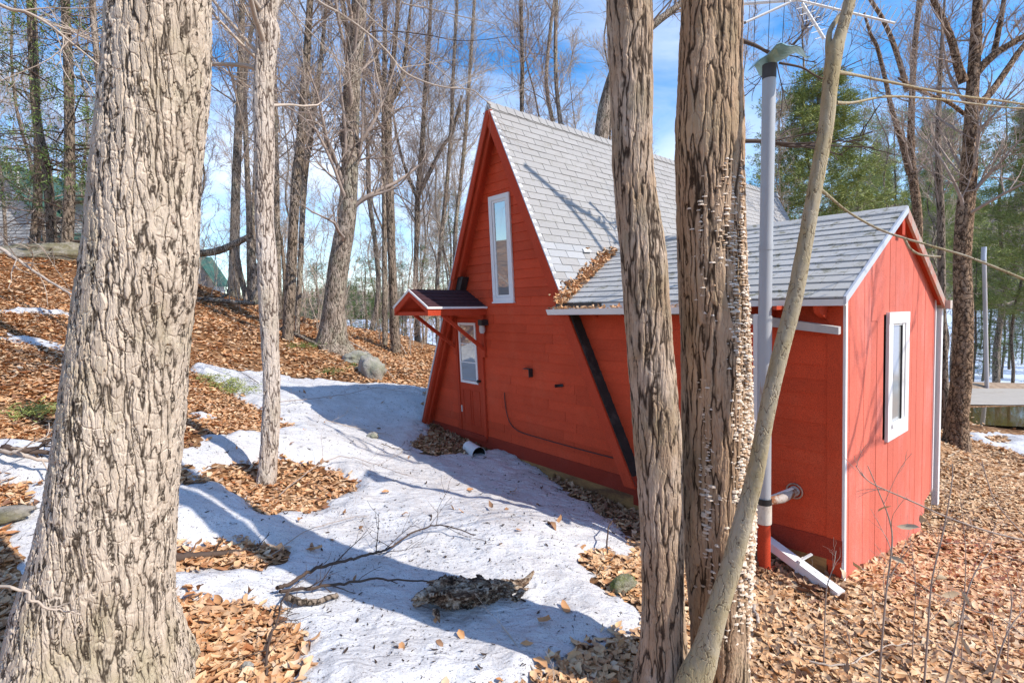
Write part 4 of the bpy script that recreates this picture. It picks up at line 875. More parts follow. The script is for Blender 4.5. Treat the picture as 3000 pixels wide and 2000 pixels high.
# mid-distance trees set from the photo (2352-wide view)
TR = [
 ('maple_tree', 'stout leaning trunk with lichen patches on the leafy bank', [(812, 768, 100), (790, 764, 80), (760, 765, 64), (700, 768, 50), (600, 780, 46), (500, 797, 42), (400, 803, 39), (200, 808, 38), (100, 818, 36), (0, 825, 35), (-200, 835, 30), (-600, 840, 20)], 12.6, 'bark_mid', dict(n1=24, n2=8, n3=7, t0=.45, L1=4.2, up=.25), (150, 24),
   [([(70, 812, 16), (55, 795, 11), (30, 775, 9), (0, 750, 8), (-40, 720, 6)], 0)]),
 ('maple_tree', 'dark stem forking pale above, between the slender and stout trunks', [(755, 662, 26), (600, 670, 24), (500, 675, 22), (400, 682, 23), (330, 690, 22), (200, 700, 20), (100, 706, 17), (0, 712, 15), (-250, 720, 12), (-500, 725, 8)], 12.0, 'bark_dark', dict(n1=24, n2=8, n3=7, t0=.4, L1=3.4, up=.3), (80, 14), []),
 ('maple_tree', 'thin crooked pale stem just right of the dark forked stem', [(765, 682, 13), (600, 690, 12), (450, 697, 14), (380, 703, 14), (300, 715, 13), (150, 735, 10), (0, 750, 8), (-250, 765, 6)], 12.8, 'bark_mid', dict(n1=22, n2=8, n3=6, t0=.35, L1=2.8, up=.3), (70, 10), []),
 ('maple_tree', 'tall brown trunk right of the big foreground trunk, left of its twin', [(700, 535, 40), (690, 537, 30), (500, 540, 22), (350, 545, 20), (200, 552, 17), (0, 556, 14), (-250, 560, 10)], 17, 'bark_mid', dict(n1=22, n2=8, n3=7, t0=.45, L1=3.8, up=.35), (70, 12), []),
 ('maple_tree', 'narrow stem close right of the tall brown trunk', [(700, 575, 16), (500, 572, 14), (350, 566, 13), (200, 562, 12), (100, 572, 10), (0, 590, 9), (-200, 600, 6)], 17.5, 'bark_mid', dict(n1=20, n2=8, n3=6, t0=.4, L1=3.4, up=.35), (60, 10), []),
 ('maple_tree', 'straight stem half hidden behind the slender trunk in the snow', [(720, 642, 14), (500, 636, 15), (300, 631, 17), (150, 628, 15), (0, 630, 12), (-250, 636, 8)], 15, 'bark_mid', dict(n1=20, n2=8, n3=6, t0=.4, L1=3.2, up=.35), (60, 10), []),
 ('maple_tree', 'left and thinner stem of the pair at the cabin awning', [(780, 884, 13), (500, 883, 12), (300, 882, 12), (100, 884, 11), (0, 885, 10), (-300, 888, 7)], 15.5, 'bark_mid', dict(n1=22, n2=8, n3=6, t0=.4, L1=3.4, up=.35), (60, 10), []),
 ('maple_tree', 'thicker knotty stem of the pair at the cabin awning, forked high up', [(790, 908, 24), (650, 902, 20), (500, 897, 20), (350, 893, 18), (240, 890, 20), (200, 895, 14), (120, 905, 11), (0, 915, 9), (-300, 930, 6)], 15, 'bark_dark', dict(n1=24, n2=9, n3=7, t0=.4, L1=3.6, up=.35), (80, 12),
   [([(235, 890, 14), (190, 876, 10), (140, 866, 9), (60, 858, 8), (-40, 850, 6)], 0), ([(240, 893, 12), (205, 915, 10), (150, 928, 9), (90, 935, 8), (-40, 950, 5)], 0)]),
 ('maple_tree', 'wavy dark stem left of the cabin rake, over a small evergreen', [(660, 955, 13), (550, 957, 12), (450, 960, 13), (330, 970, 12), (240, 975, 10), (100, 985, 9), (0, 990, 7)], 19, 'bark_dark', dict(n1=24, n2=8, n3=7, t0=.3, L1=3.6, up=.35), (60, 10),
   [([(450, 960, 12), (400, 985, 10), (340, 1015, 8), (300, 1040, 7), (220, 1060, 5)], 0), ([(455, 958, 8), (400, 935, 7), (330, 915, 6), (240, 900, 5)], 0)]),
 ('maple_tree', 'slim pale stem just left of the cabin peak', [(640, 1005, 9), (450, 1024, 9), (300, 1036, 9), (150, 1042, 8), (0, 1050, 7)], 20, 'bark_mid', dict(n1=24, n2=8, n3=7, t0=.3, L1=3.4, up=.4), (60, 8), []),
 ('maple_tree', 'slim stem touching the cabin peak from behind', [(560, 1045, 10), (420, 1058, 9), (300, 1070, 9), (150, 1080, 8), (0, 1090, 7)], 21, 'bark_mid', dict(n1=24, n2=8, n3=7, t0=.3, L1=3.4, up=.4), (60, 8), []),
 ('maple_tree', 'straight thin trunk rising behind the roof ridge, nearest the peak', [(330, 1199, 10), (150, 1200, 9), (0, 1197, 8), (-300, 1200, 6)], 17, 'bark_dark', dict(n1=18, n2=7, n3=7, t0=.4, L1=3.0, up=.4), (60, 8), []),
 ('maple_tree', 'bent thin trunk rising behind the middle of the roof ridge', [(340, 1292, 11), (290, 1288, 11), (200, 1278, 9), (100, 1276, 9), (0, 1278, 8), (-300, 1285, 6)], 17, 'bark_mid', dict(n1=18, n2=7, n3=7, t0=.4, L1=3.0, up=.4), (60, 8), []),
 ('maple_tree', 'thick trunk leaning right behind the roof ridge and the close pair', [(380, 1372, 38), (320, 1380, 34), (240, 1391, 31), (150, 1420, 28), (90, 1465, 22), (50, 1510, 18), (0, 1570, 15), (-100, 1640, 10)], 16, 'bark_mid', dict(n1=18, n2=7, n3=6, t0=.45, L1=3.0, up=.4), (60, 12), []),
 ('maple_tree', 'large mottled brown trunk with spreading limbs behind the wing corner', [(1022, 2196, 70), (990, 2198, 60), (950, 2200, 55), (880, 2208, 53), (800, 2212, 50), (700, 2213, 48), (600, 2210, 46), (500, 2215, 46), (430, 2222, 44), (330, 2228, 40), (230, 2232, 34), (100, 2240, 30), (0, 2245, 24), (-150, 2250, 18), (-500, 2260, 10)], 10.9, 'bark_mott', dict(n1=20, n2=8, n3=7, t0=.5, L1=3.0, up=.3, twig_r=.0035), (200, 28),
   [([(190, 2214, 20), (150, 2200, 17), (94, 2186, 15), (42, 2165, 13), (0, 2144, 12), (-100, 2100, 9)], 0), ([(270, 2232, 20), (240, 2252, 18), (206, 2281, 15), (150, 2320, 13), (105, 2352, 12), (20, 2430, 8)], .3),
    ([(170, 2240, 20), (150, 2258, 18), (122, 2288, 16), (105, 2315, 14), (84, 2352, 13), (50, 2430, 9)], -.3), ([(130, 2282, 12), (80, 2292, 11), (40, 2300, 10), (0, 2306, 9), (-120, 2330, 6)], 0), ([(262, 2215, 9), (234, 2176, 8), (220, 2140, 7), (199, 2095, 6), (179, 2063, 4)], -.4)]),
 ('maple_tree', 'slim rough trunk between the wing corner and the mottled trunk', [(1000, 2170, 24), (850, 2168, 22), (700, 2164, 20), (500, 2161, 20), (350, 2155, 16), (200, 2158, 12), (100, 2163, 9), (0, 2170, 6)], 12.5, 'bark_dark', dict(n1=20, n2=8, n3=6, t0=.45, L1=2.4, up=.3, twig_r=.0035), (120, 14), []),
 ('maple_tree', 'forked trunk standing behind the wing gable peak', [(560, 2108, 24), (480, 2106, 24), (400, 2096, 24), (340, 2092, 20), (200, 2096, 16), (100, 2102, 15), (0, 2112, 14), (-200, 2130, 9)], 19, 'bark_mott', dict(n1=22, n2=8, n3=7, t0=.35, L1=3.6, up=.3), (90, 12),
   [([(400, 2090, 14), (330, 2072, 12), (250, 2048, 10), (190, 2035, 9), (110, 2015, 8), (80, 2000, 7), (30, 1985, 5)], 0), ([(210, 2085, 13), (150, 2068, 11), (90, 2048, 10), (40, 2025, 9), (0, 2000, 8), (-60, 1970, 5)], 0)]),
]
for i, (nm, lab, pts, Y, mt, cr_, nrr, limbs) in enumerate(TR):
    px_tree(nm, lab, 'tree', pts, Y, mt, cr_, 'twig_pale' if i in (2, 9, 10) else 'twig', nrr, 100 + i, None, limbs)
# hemlock trunks by the grey house, with many bare side branches
def sprays(tips, dirs, rs, n, L, wd, droop=-.25, blade=7):
    """flat evergreen needles: thin blades round each tip"""
    K = len(tips); B = n
    base = np.repeat(tips, B, 0); D = np.repeat(dirs, B, 0) + .75 * rs.randn(K * B, 3) * np.array([1, 1, .6]); D[:, 2] += droop
    D /= np.linalg.norm(D, axis=1, keepdims=True); ll = (L * (.5 + .7 * rs.rand(K * B)))[:, None]
    sd = np.cross(D, rs.randn(K * B, 3)); sd /= np.linalg.norm(sd, axis=1, keepdims=True); base = base + .35 * L * rs.randn(K * B, 3)
    V = np.stack([base - sd * wd, base + sd * wd, base + D * ll], 1).reshape(-1, 3); return V, np.arange(K * B * 3).reshape(-1, 3)
def needle_mat(name, c1, c2):
    m, nt, b, o = mat(name, .6, .25)
    nt.links.new(mix(nt, island(nt), c1, c2), b.inputs['Base Color']); return m
M['pine'] = needle_mat('pine_needles', (.15, .19, .05), (.42, .45, .14)); M['hemlock'] = needle_mat('hemlock_needles', (.05, .09, .025), (.20, .28, .07))
for i, (lab, pts, Y) in enumerate([
    ('dark hemlock trunk by the grey house, left of the pair', [(590, 118, 34), (560, 120, 28), (400, 108, 26), (300, 88, 24), (200, 78, 22), (0, 70, 20), (-300, 66, 14)], 14.2),
    ('dark hemlock trunk by the grey house, right of the pair', [(600, 150, 42), (570, 153, 34), (450, 160, 28), (300, 160, 26), (150, 157, 24), (0, 150, 22), (-300, 148, 14)], 13.6),
    ('grey hemlock trunk standing against the grey clapboard wall', [(580, 78, 30), (500, 84, 24), (400, 88, 22), (300, 86, 18), (150, 84, 12), (0, 80, 8)], 16)]):
    t, P, R = px_tree('hemlock_tree', lab, 'tree', pts, Y, 'bark_dark', None, nr=(70, 14), seed=200 + i)
    rs = np.random.RandomState(300 + i); P0 = resample(P, 24)[None]; R0 = resample(R[:, None], 24)[:, 0][None]
    a, ra = kids(P0, R0, 46, .12, 1, 2.5, 1.45, rs, -.12, .12, 7, .2, .009, .2, .6, 0, -.02)
    b2, rb = kids(a, ra, 7, .2, 1, .8, .8, rs, -.05, .22, 4, .5, .005, .4, .5); c2, rc = kids(b2, rb, 3, .2, 1, .35, .8, rs, 0, .25, 3, .6, .004, .5)
    v, f = cat([tubes(a, ra, 4), tubes(b2, rb, 3), tubes(c2, rc, 3)]); obj('branches', v, f, M['twig_dark'] if i < 2 else M['twig'], t)
    sel = (c2[:, -1, 2] > 5.2) & (rs.rand(len(c2)) < .55); tp = c2[sel, -1]; dr = c2[sel, -1] - c2[sel, 0]; dr /= np.linalg.norm(dr, axis=1, keepdims=True)
    v, f = sprays(tp, dr, rs, 9, .16, .012); obj('foliage', v, f, M['hemlock'], t)
# pale slanting stem behind the big trunk
px_tree('birch_tree', 'thin pale smooth stem rising at the left edge of the big trunk', 'tree', [(640, 250, 12), (400, 240, 13), (250, 232, 15), (100, 220, 17), (0, 212, 18), (-300, 200, 14)], 7.5, 'bark_mid', dict(n1=9, n2=5, n3=5, t0=.5, L1=1.8, up=.2, twig_r=.003), 'twig_pale', (80, 14), 230)

# ---------- evergreens
def pine_mesh(seed, h=16, z0=.3, rmax=2.8, whorl=.62, nb=6, tuft=8, L=.15, wd=.011, droop=.0, dens=5, sub=6, upb=.12):
    rs = np.random.RandomState(seed)
    P = np.stack([np.cumsum(rs.randn(14) * .06), np.cumsum(rs.randn(14) * .06), np.linspace(-.3, h, 14)], 1); R = np.linspace(.16, .02, 14)
    tv, tf = trunk_mesh(P, R, 40, 8, seed, .04)
    Q = []; RR = []
    z = h * z0
    while z < h - .3:
        f = (z / h - z0) / (1 - z0); rr = rmax * (1 - f) ** .75 * (.55 + .45 * math.sin(min(f * 4 + .5, 1.57))) * rs.uniform(.75, 1.15) + .25
        a0 = rs.rand() * 6.28
        for k in range(nb):
            if rs.rand() < .16: continue
            a = a0 + k * 6.28 / nb + rs.randn() * .25; n = 6; l = rr * rs.uniform(.6, 1.15); u = np.linspace(0, 1, n)
            x = np.interp(z, P[:, 2], P[:, 0]) + np.cos(a) * l * u; y = np.interp(z, P[:, 2], P[:, 1]) + np.sin(a) * l * u
            Q.append(np.stack([x, y, z + l * (upb * u + .12 * u * u - droop * u) + rs.randn(n) * .03], 1)); RR.append(np.linspace(.03, .008, n) * (1.2 - f))
        z += whorl * rs.uniform(.7, 1.3)
    Q = np.array(Q); RR = np.array(RR)
    b2, rb = kids(Q, RR, sub, .25, 1, .75 * rmax / 2.8, .8, rs, .05 - droop * .3, .18, 4, .5, .005, .4, .4, .3)
    c2, rc = kids(b2, rb, dens, .2, 1, .28, .7, rs, .1 - droop * .3, .2, 3, .6, .004, .5)
    bv, bf = cat([tubes(Q, RR, 4), tubes(b2, rb, 3)])
    tp = c2[:, -1]; dr = c2[:, -1] - c2[:, 0]; dr /= np.linalg.norm(dr, axis=1, keepdims=True)
    nv, nf = sprays(tp, dr, rs, tuft, L, wd, .12 - droop)
    return (tv, tf), (bv, bf), (nv, nf)
def tree_proto(parts, mats, names): return [mk_mesh(n, v, f, M[m], n == 'trunk') for (v, f), m, n in zip(parts, mats, names)]
def place(meshes, names, name, label, cat_, p, sc, rz, group=None, sz=None):
    t = thing(name, label, cat_, p, group); t.rotation_euler = (0, 0, rz); t.scale = (sc, sc, sz or sc)
    for m, n in zip(meshes, names):
        o = bpy.data.objects.new(n, m); COL.objects.link(o); o.parent = t
    return t
PN = ['trunk', 'branches', 'foliage']
pines = [tree_proto(pine_mesh(400 + i, 16, .30, 2.8, .72 if i else .55, 5 + 2 * (i == 0), 9 + 3 * (i == 0), .17, .014, 0, 5 + 2 * (i == 0), 7 + (i == 0)), ['bark_dark', 'twig', 'pine'], PN) for i in range(3)]
hems = [tree_proto(pine_mesh(420 + i, 14, .18, 2.4, .60, 5, 8, .13, .013, .28, 4, 6, .0), ['bark_dark', 'twig_dark', 'hemlock'], PN) for i in range(2)]
def ppos(px, Y): p = at(px * S, 900 * 1.0, Y); return (p[0], Y, max(hz1(p[0], Y), -3.0))
def top_scale(px, ytop, Y, h): 
    p = at(px * S, ytop * S, Y); g = ppos(px, Y); return (p[2] - g[2]) / h
PL = [('broad pine with airy green crown behind the vent pipe', 1855, 165, 25, 0, 1.35), ('pine standing right behind the wing roof, second from the vent pipe', 1965, 260, 33, 1, 1.0), ('small pine left of the forked trunk', 2035, 250, 40, 2, .9),
      ('pine crown right of the forked trunk behind the gable', 2130, 255, 38, 0, .9), ('pine peeking out just right of the slim rough trunk', 2190, 290, 34, 1, .9), ('pine with low green boughs right of the mottled trunk', 2300, 235, 30, 2, 1.2), ('pine at the right edge of the photo', 2372, 215, 26, 0, 1.2),
      ('pine behind the close pair of trunks', 1770, 210, 30, 2, 1.1), ('short pine beyond the far end of the roof', 1905, 330, 44, 1, 1.0), ('distant pine over the wing roof', 2000, 350, 55, 0, 1.2), ('distant pine between the gable and the slim trunk', 2140, 380, 55, 2, 1.2)]
for lab, px, yt, Y, k, wide in PL:
    s = top_scale(px, yt, Y, 16); place(pines[k], PN, 'pine_tree', lab, 'tree', ppos(px, Y), s * wide, rnd.uniform(0, 6), sz=s)
HL = [('small evergreen with sunlit boughs left of the cabin rake', 972, 560, 22, 0, 1.0), ('low evergreen between the awning pair and the cabin', 925, 600, 27, 1, 1.1), ('evergreen behind the stout leaning trunk', 838, 585, 30, 0, 1.2), ('low evergreen left of the awning pair', 868, 640, 24, 1, 1.2),
      ('evergreen behind the cabin peak, on the left', 1040, 430, 34, 0, 1.0), ('low evergreen between the dark forked stem and the stout trunk', 730, 600, 34, 1, 1.3), ('broad low evergreen far behind the stout trunk', 800, 640, 42, 0, 1.6), ('low evergreen beside the awning', 895, 660, 36, 1, 1.5)]
for lab, px, yt, Y, k, wide in HL:
    s = top_scale(px, yt, Y, 14); place(hems[k], PN, 'hemlock_tree', lab, 'tree', ppos(px, Y), s * wide, rnd.uniform(0, 6), sz=s)
for i in range(15):
    px = 2232 + i * 16 + rnd.uniform(-8, 8); Y = rnd.uniform(26, 42); yt = rnd.uniform(520, 700)
    g = ppos(px, Y); s = top_scale(px, yt, Y, 14); place(hems[i % 2], PN, 'hemlock_tree', 'dark evergreen in the row between the road and the lake', 'tree', g, s * 1.0, rnd.uniform(0, 6), 'dark evergreens along the lake shore', sz=s)

# ---------- background hardwoods, shared meshes
protos = []
for i in range(7):
    rs = np.random.RandomState(500 + i); h = 17
    P = np.stack([np.cumsum(rs.randn(12) * .16), np.cumsum(rs.randn(12) * .16), np.linspace(-.4, h, 12)], 1); P[:, :2] -= P[0, :2]; R = np.linspace(.085, .014, 12) * rs.uniform(.7, 1.1)
    tv, tf = trunk_mesh(P, R, 40, 9, i, .04, (.6, .3, 4))
    cv, cf = hard_crown(P, R, 510 + i, 30, 8, 6, 0, .16 if i % 2 else .3, 3.0, .45, twig_r=.0052)
    protos.append(tree_proto([(tv, tf), (cv, cf)], [['bark_mid', 'bark_dark', 'bark_mid', 'bark_mid'][i % 4], ['twig', 'twig_pale', 'twig_pale'][i % 3]], ['trunk', 'crown']))
def clear_of(x, y):
    P = H2 = np.linalg.solve(HM, np.array([x, y, 0]) - HC); a, b = P[0], P[1]
    return not (-8.5 < a < 2.5 and -3 < b < 11)
cnt = 0; tries = 0; used = []
while cnt < 54 and tries < 4000:
    tries += 1
    d = rnd.uniform(-1.05, 1.1); Y = 15 + 50 * rnd.random() ** 1.2
    if -.25 < d < .1 and Y < 22: continue
    x = d * Y
    if x > 3 and (13 < Y < 22.5): continue
    if x > 0 and rnd.random() < .45: continue
    if -.72 < d < -.5 and 15 < Y < 36: continue
    if not clear_of(x, Y) or any((x - u) ** 2 + (Y - v) ** 2 < 2.2 for u, v in used): continue
    used.append((x, Y)); s = rnd.uniform(.75, 1.25)
    left = x < 0
    place(protos[cnt % 7], ['trunk', 'crown'], 'bare_tree', 'bare leafless tree in the woods up the left slope' if left else 'bare leafless tree in the woods behind the cabin', 'tree', (x, Y, max(hz1(x, Y), -3)), s, rnd.uniform(0, 6.28),
          'bare trees on the left slope' if left else 'bare trees behind the cabin', sz=s * rnd.uniform(.95, 1.2)); cnt += 1
# slim far stems that fill the wood between the nearer trunks
slim = []
for i in range(5):
    rs = np.random.RandomState(560 + i); h = 15; P = np.stack([np.cumsum(rs.randn(12) * .2), np.cumsum(rs.randn(12) * .2), np.linspace(-.4, h, 12)], 1); P[:, :2] -= P[0, :2]; R = np.linspace(.06, .01, 12)
    tv, tf = trunk_mesh(P, R, 30, 7, i, .04); cv, cf = hard_crown(P, R, 570 + i, 34, 8, 6, 0, .12, 2.2, .5, twig_r=.006); slim.append(tree_proto([(tv, tf), (cv, cf)], [['bark_mid', 'bark_dark'][i % 2], ['twig_pale', 'twig'][i % 2]], ['trunk', 'crown']))
for i in range(80):
    Y = rnd.uniform(20, 62); d = rnd.uniform(-.95, .12) if i < 66 else rnd.uniform(.35, 1.0); x = d * Y
    if not clear_of(x, Y) or (-.61 < d < -.5 and Y < 40): continue
    left = x < 0; s = rnd.uniform(.7, 1.2)
    place(slim[i % 5], ['trunk', 'crown'], 'bare_tree', 'slim pole-like bare tree in the thicket left of the cabin' if left else 'slim pole-like bare tree in the thicket right of the cabin', 'tree', (x, Y, max(hz1(x, Y), -3)), s, rnd.uniform(0, 6.28), 'slim bare trees in the left thicket' if left else 'slim bare trees in the right thicket', sz=s)
# the same wood goes on behind the camera; the panes mirror it
for i, (x, y) in enumerate([(-5, -4), (-2.2, -6), (1.5, -7.5), (4.5, -12), (-8, -8), (-4, -12), (-1, -13), (-11, -3), (2.5, -16)]):
    place(protos[i % 7], ['trunk', 'crown'], 'bare_tree', 'bare tree behind the viewer, mirrored in the panes', 'tree', (x, y, hz1(x, y)), 1.3, i * 1.1, 'bare trees behind the viewer', sz=1.2)
# far shore wooded hill
hv = []; xs = np.linspace(-420, 520, 70); ys = np.linspace(300, 620, 14); X, Yg, Fq = grid_mesh(xs, ys)
ridge = 9 + 16 * sstep(X, -150, 120) + 58 * sstep(X, 120, 330) + 4 * np.sin(X * .03) + 3 * np.sin(X * .083 + 1)
Zg = -4 + ridge * sstep(Yg, 300, 470); hm, nt, b_, o_ = mat('wooded_hill', 1, .05)
cc = ramp(nt, noise(nt, mapped(nt, (1, 1, 1)), .12, 6, .7), [(.35, (.085, .075, .055)), (.5, (.20, .165, .12)), (.62, (.07, .10, .045)), (.75, (.26, .21, .16))]); nt.links.new(cc, b_.inputs['Base Color'])
struct(obj('hills', np.c_[X.ravel(), Yg.ravel(), Zg.ravel()], Fq, hm, smooth=True))
# trees covering that hill: one mass
rs = np.random.RandomState(77); n = 9000; x = rs.uniform(-420, 520, n); y = rs.uniform(300, 480, n)
rg = 9 + 16 * sstep(x, -150, 120) + 58 * sstep(x, 120, 330) + 4 * np.sin(x * .03) + 3 * np.sin(x * .083 + 1); z = -4 + rg * sstep(y, 300, 470)
h = rs.uniform(7, 15, n); w = h * rs.uniform(.12, .26, n); V = []; ang = rs.rand(n, 1) * 6.28 + np.arange(5)[None] * 6.28 / 5
base = np.stack([x[:, None] + w[:, None] * np.cos(ang), y[:, None] + w[:, None] * np.sin(ang), np.repeat((z + h * .25)[:, None], 5, 1) + rs.randn(n, 5)], 2)
topv = np.stack([x, y, z + h], 1)[:, None]; lowv = np.stack([x, y, z - 1], 1)[:, None]; V = np.concatenate([base, topv, lowv], 1).reshape(-1, 3)
k = np.arange(n)[:, None, None] * 7; j = np.arange(5)[None, :, None]; F3 = np.concatenate([np.concatenate([k + j, k + (j + 1) % 5, k + 5 + 0 * j], 2), np.concatenate([k + (j + 1) % 5, k + j, k + 6 + 0 * j], 2)], 1).reshape(-1, 3)
fw, nt, b_, o_ = mat('far_trees', 1, .05); nt.links.new(ramp(nt, island(nt), [(0, (.05, .075, .035)), (.45, (.09, .11, .055)), (.5, (.19, .155, .12)), (1, (.27, .22, .18))]), b_.inputs['Base Color'])
tag(obj('far_wood', V, F3, fw), 'wooded hillside across the lake', 'woods', None, 'stuff')
# ------------------------------------------------------------------ leaves
def leaf_batch(P, size, tilt, seed, elong=1.5, lobed=False, curl=1.0):
    """P (n,3) positions, size (n,) metres -> verts/faces of folded, curled leaves"""
    rs = np.random.RandomState(seed); n = len(P)
    T = np.array([[-.5, 0], [-.30, .20], [-.02, .29], [.26, .22], [.5, 0], [.26, -.22], [-.02, -.29], [-.30, -.20], [-.16, 0], [.16, 0]], float)
    F6 = np.array([[0, 8, 1], [1, 8, 2], [2, 8, 9], [2, 9, 3], [3, 9, 4], [4, 9, 5], [5, 9, 6], [6, 9, 8], [6, 8, 7], [7, 8, 0]])
    X = np.repeat(T[None], n, 0).copy(); X += rs.randn(n, 10, 2) * .045; X[..., 0] *= elong * rs.uniform(.75, 1.2, (n, 1)); X[..., 1] *= rs.uniform(.75, 1.35, (n, 1))
    c1 = rs.uniform(-.2, 1.3, (n, 1)) * curl; c2 = rs.uniform(-.5, .9, (n, 1)) * curl
    Z = c1 * X[..., 1] ** 2 * 2.4 + c2 * X[..., 0] ** 2 * .8 + rs.randn(n, 10) * .035 * curl
    L = np.concatenate([X, Z[..., None]], 2) * size[:, None, None] * .8
    a = rs.rand(n) * 6.283; ca, sa = np.cos(a), np.sin(a); b = rs.randn(n) * tilt; g = rs.randn(n) * tilt
    def R(ax, t):
        c, s = np.cos(t), np.sin(t); o = np.ones_like(c); z = np.zeros_like(c)
        if ax == 'x': return np.stack([o, z, z, z, c, -s, z, s, c], 1).reshape(-1, 3, 3)
        if ax == 'y': return np.stack([c, z, s, z, o, z, -s, z, c], 1).reshape(-1, 3, 3)
        return np.stack([c, -s, z, s, c, z, z, z, o], 1).reshape(-1, 3, 3)
    Rm = R('z', a) @ R('x', b) @ R('y', g)
    V = np.einsum('nij,nkj->nki', Rm, L) + P[:, None]
    return V.reshape(-1, 3), (np.arange(n)[:, None, None] * 10 + F6[None]).reshape(-1, 3)
def house_out(x, y):
    Q = np.linalg.solve(HM, np.stack([x - HC[0], y - HC[1], 0 * x - HC[2]])); a, b = Q[0], Q[1]
    ins = ((a > -6.2) & (a < -.6) & (b > -.03) & (b < 8.4)) | ((a > -2.4) & (a < -.02) & (b > -.02) & (b < 3.0))
    return ~ins, a, b
def scatter(n, ymin, ymax, seed, dmin=-1.08, dmax=1.1, pw=1.0):
    rs = np.random.RandomState(seed); Y = ymin + (ymax - ymin) * rs.rand(n) ** pw; X = Y * (dmin + (dmax - dmin) * rs.rand(n)) ; return X, Y
def litter(name, n, y0, y1, s0, s1, seed, mt, pw=1.0, tilt=.35, lift=.018, dens=None, dmin=-1.08, dmax=1.1):
    X, Y = scatter(n, y0, y1, seed, dmin, dmax, pw); rs = np.random.RandomState(seed + 1)
    ok, a, b = house_out(X, Y); P = np.c_[X, Y]; d = snow_d(P)
    pr = np.where(d < .07, 1.0, np.where(d < .15, .35, .0)) * ok
    pr *= ~((Y > 16.6 + .02 * X) & (Y < 21 + .03 * X) & (X > 4)); pr *= ~((Y > 13.3) & (X > 6.5) & (rs.rand(n) < .93) & (Y < 17))
    keep = rs.rand(n) < pr; X, Y = X[keep], Y[keep]; m = len(X)
    Z = surf(X, Y) + rs.rand(m) * lift + .004
    V, F_ = leaf_batch(np.c_[X, Y, Z], rs.uniform(s0, s1, m), tilt, seed + 2)
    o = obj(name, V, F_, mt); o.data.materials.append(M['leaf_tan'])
    if mt is M['leaf']: pm = (rs.rand(m) < sstep(X, -.5, .8)); o.data.polygons.foreach_set('material_index', np.repeat(pm.astype(np.int32), 10))  # share of paler tan leaves grows towards the right
    return tag(o, kind='stuff')
litter('leaf_litter', 84000, 1.3, 4.6, .035, .085, 10, M['leaf'], .62, .22, .02, dmin=-1.4, dmax=2.0)
litter('leaf_litter', 72000, 4.2, 9, .038, .085, 20, M['leaf'], .7, .22, .02, dmin=-1.25, dmax=1.5)
litter('leaf_litter', 42000, 8.5, 17, .07, .13, 30, M['leaf'], .7, .22, .03)
litter('leaf_litter', 16000, 16.5, 30, .10, .20, 40, M['leaf'], .8, .34, .06, dmax=-.2)
litter('leaf_litter', 5000, 1.3, 6, .05, .09, 50, M['leaf_dark'], .7, .5, .012)
# damp leaves gathered along the foot of the front wall
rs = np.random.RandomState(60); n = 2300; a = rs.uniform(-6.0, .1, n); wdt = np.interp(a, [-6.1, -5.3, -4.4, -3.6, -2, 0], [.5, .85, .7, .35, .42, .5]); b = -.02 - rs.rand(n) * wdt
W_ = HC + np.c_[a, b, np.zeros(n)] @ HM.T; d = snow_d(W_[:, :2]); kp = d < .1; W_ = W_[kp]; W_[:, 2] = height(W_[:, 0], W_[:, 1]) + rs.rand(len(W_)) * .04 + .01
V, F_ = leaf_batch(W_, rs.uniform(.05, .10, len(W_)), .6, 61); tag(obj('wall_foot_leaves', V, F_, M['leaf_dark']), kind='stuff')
# leaves heaped in the roof valley and the gutter
n = 900; u = rs.rand(n); zv = 2.27 + u * .82; bv_ = WE + (zv - WZ0) / KW; av = ar(zv); wdt = .10
q = rs.randn(n) * .5; av = av + wdt * (.35 + .5 * q) * 1.0; bb = bv_ - .10 + .06 * rs.randn(n); zz = np.maximum(WZ0 + KW * (bb - WE), ZT - KR * (av - A0)) + rs.rand(n) * .04 + .01
ku = u < .85; W_ = HC + np.c_[av, bb, zz][ku] @ HM.T
V, F_ = leaf_batch(W_, rs.uniform(.045, .085, len(W_)), .8, 62, curl=1.6); tag(obj('valley_leaves', V, F_, M['leaf']), kind='stuff')
n = 240; aa = rs.uniform(-2.9, -.85, n); W_ = HC + np.c_[aa, WE - .065 + .02 * rs.randn(n), 2.175 + (aa + 2.9) * .008 + rs.rand(n) * .03] @ HM.T
V, F_ = leaf_batch(W_, rs.uniform(.03, .06, n), .7, 63); tag(obj('gutter_leaves', V, F_, M['leaf']), kind='stuff')
# small bits of bark and needles on the snow
X, Y = scatter(34000, 1.6, 11, 70, -1.0, .45, .7); P = np.c_[X, Y]; d = snow_d(P); kp = d > .0; X, Y, d = X[kp], Y[kp], d[kp]
cl = vnoise(X, Y, .5, 12) + .5; kp = rs.rand(len(X)) < cl ** 1.5 * .8 + .1; X, Y = X[kp], Y[kp]
Z = surf(X, Y) + .004; V, F_ = leaf_batch(np.c_[X, Y, Z], rs.choice([.008, .012, .018, .03], len(X), p=[.55, .3, .1, .05]), .2, 71, elong=2.4)
dbm = simple('dark_debris', (.06, .04, .03), .9, .4, 20); tag(obj('snow_debris', V, F_, dbm), kind='stuff')
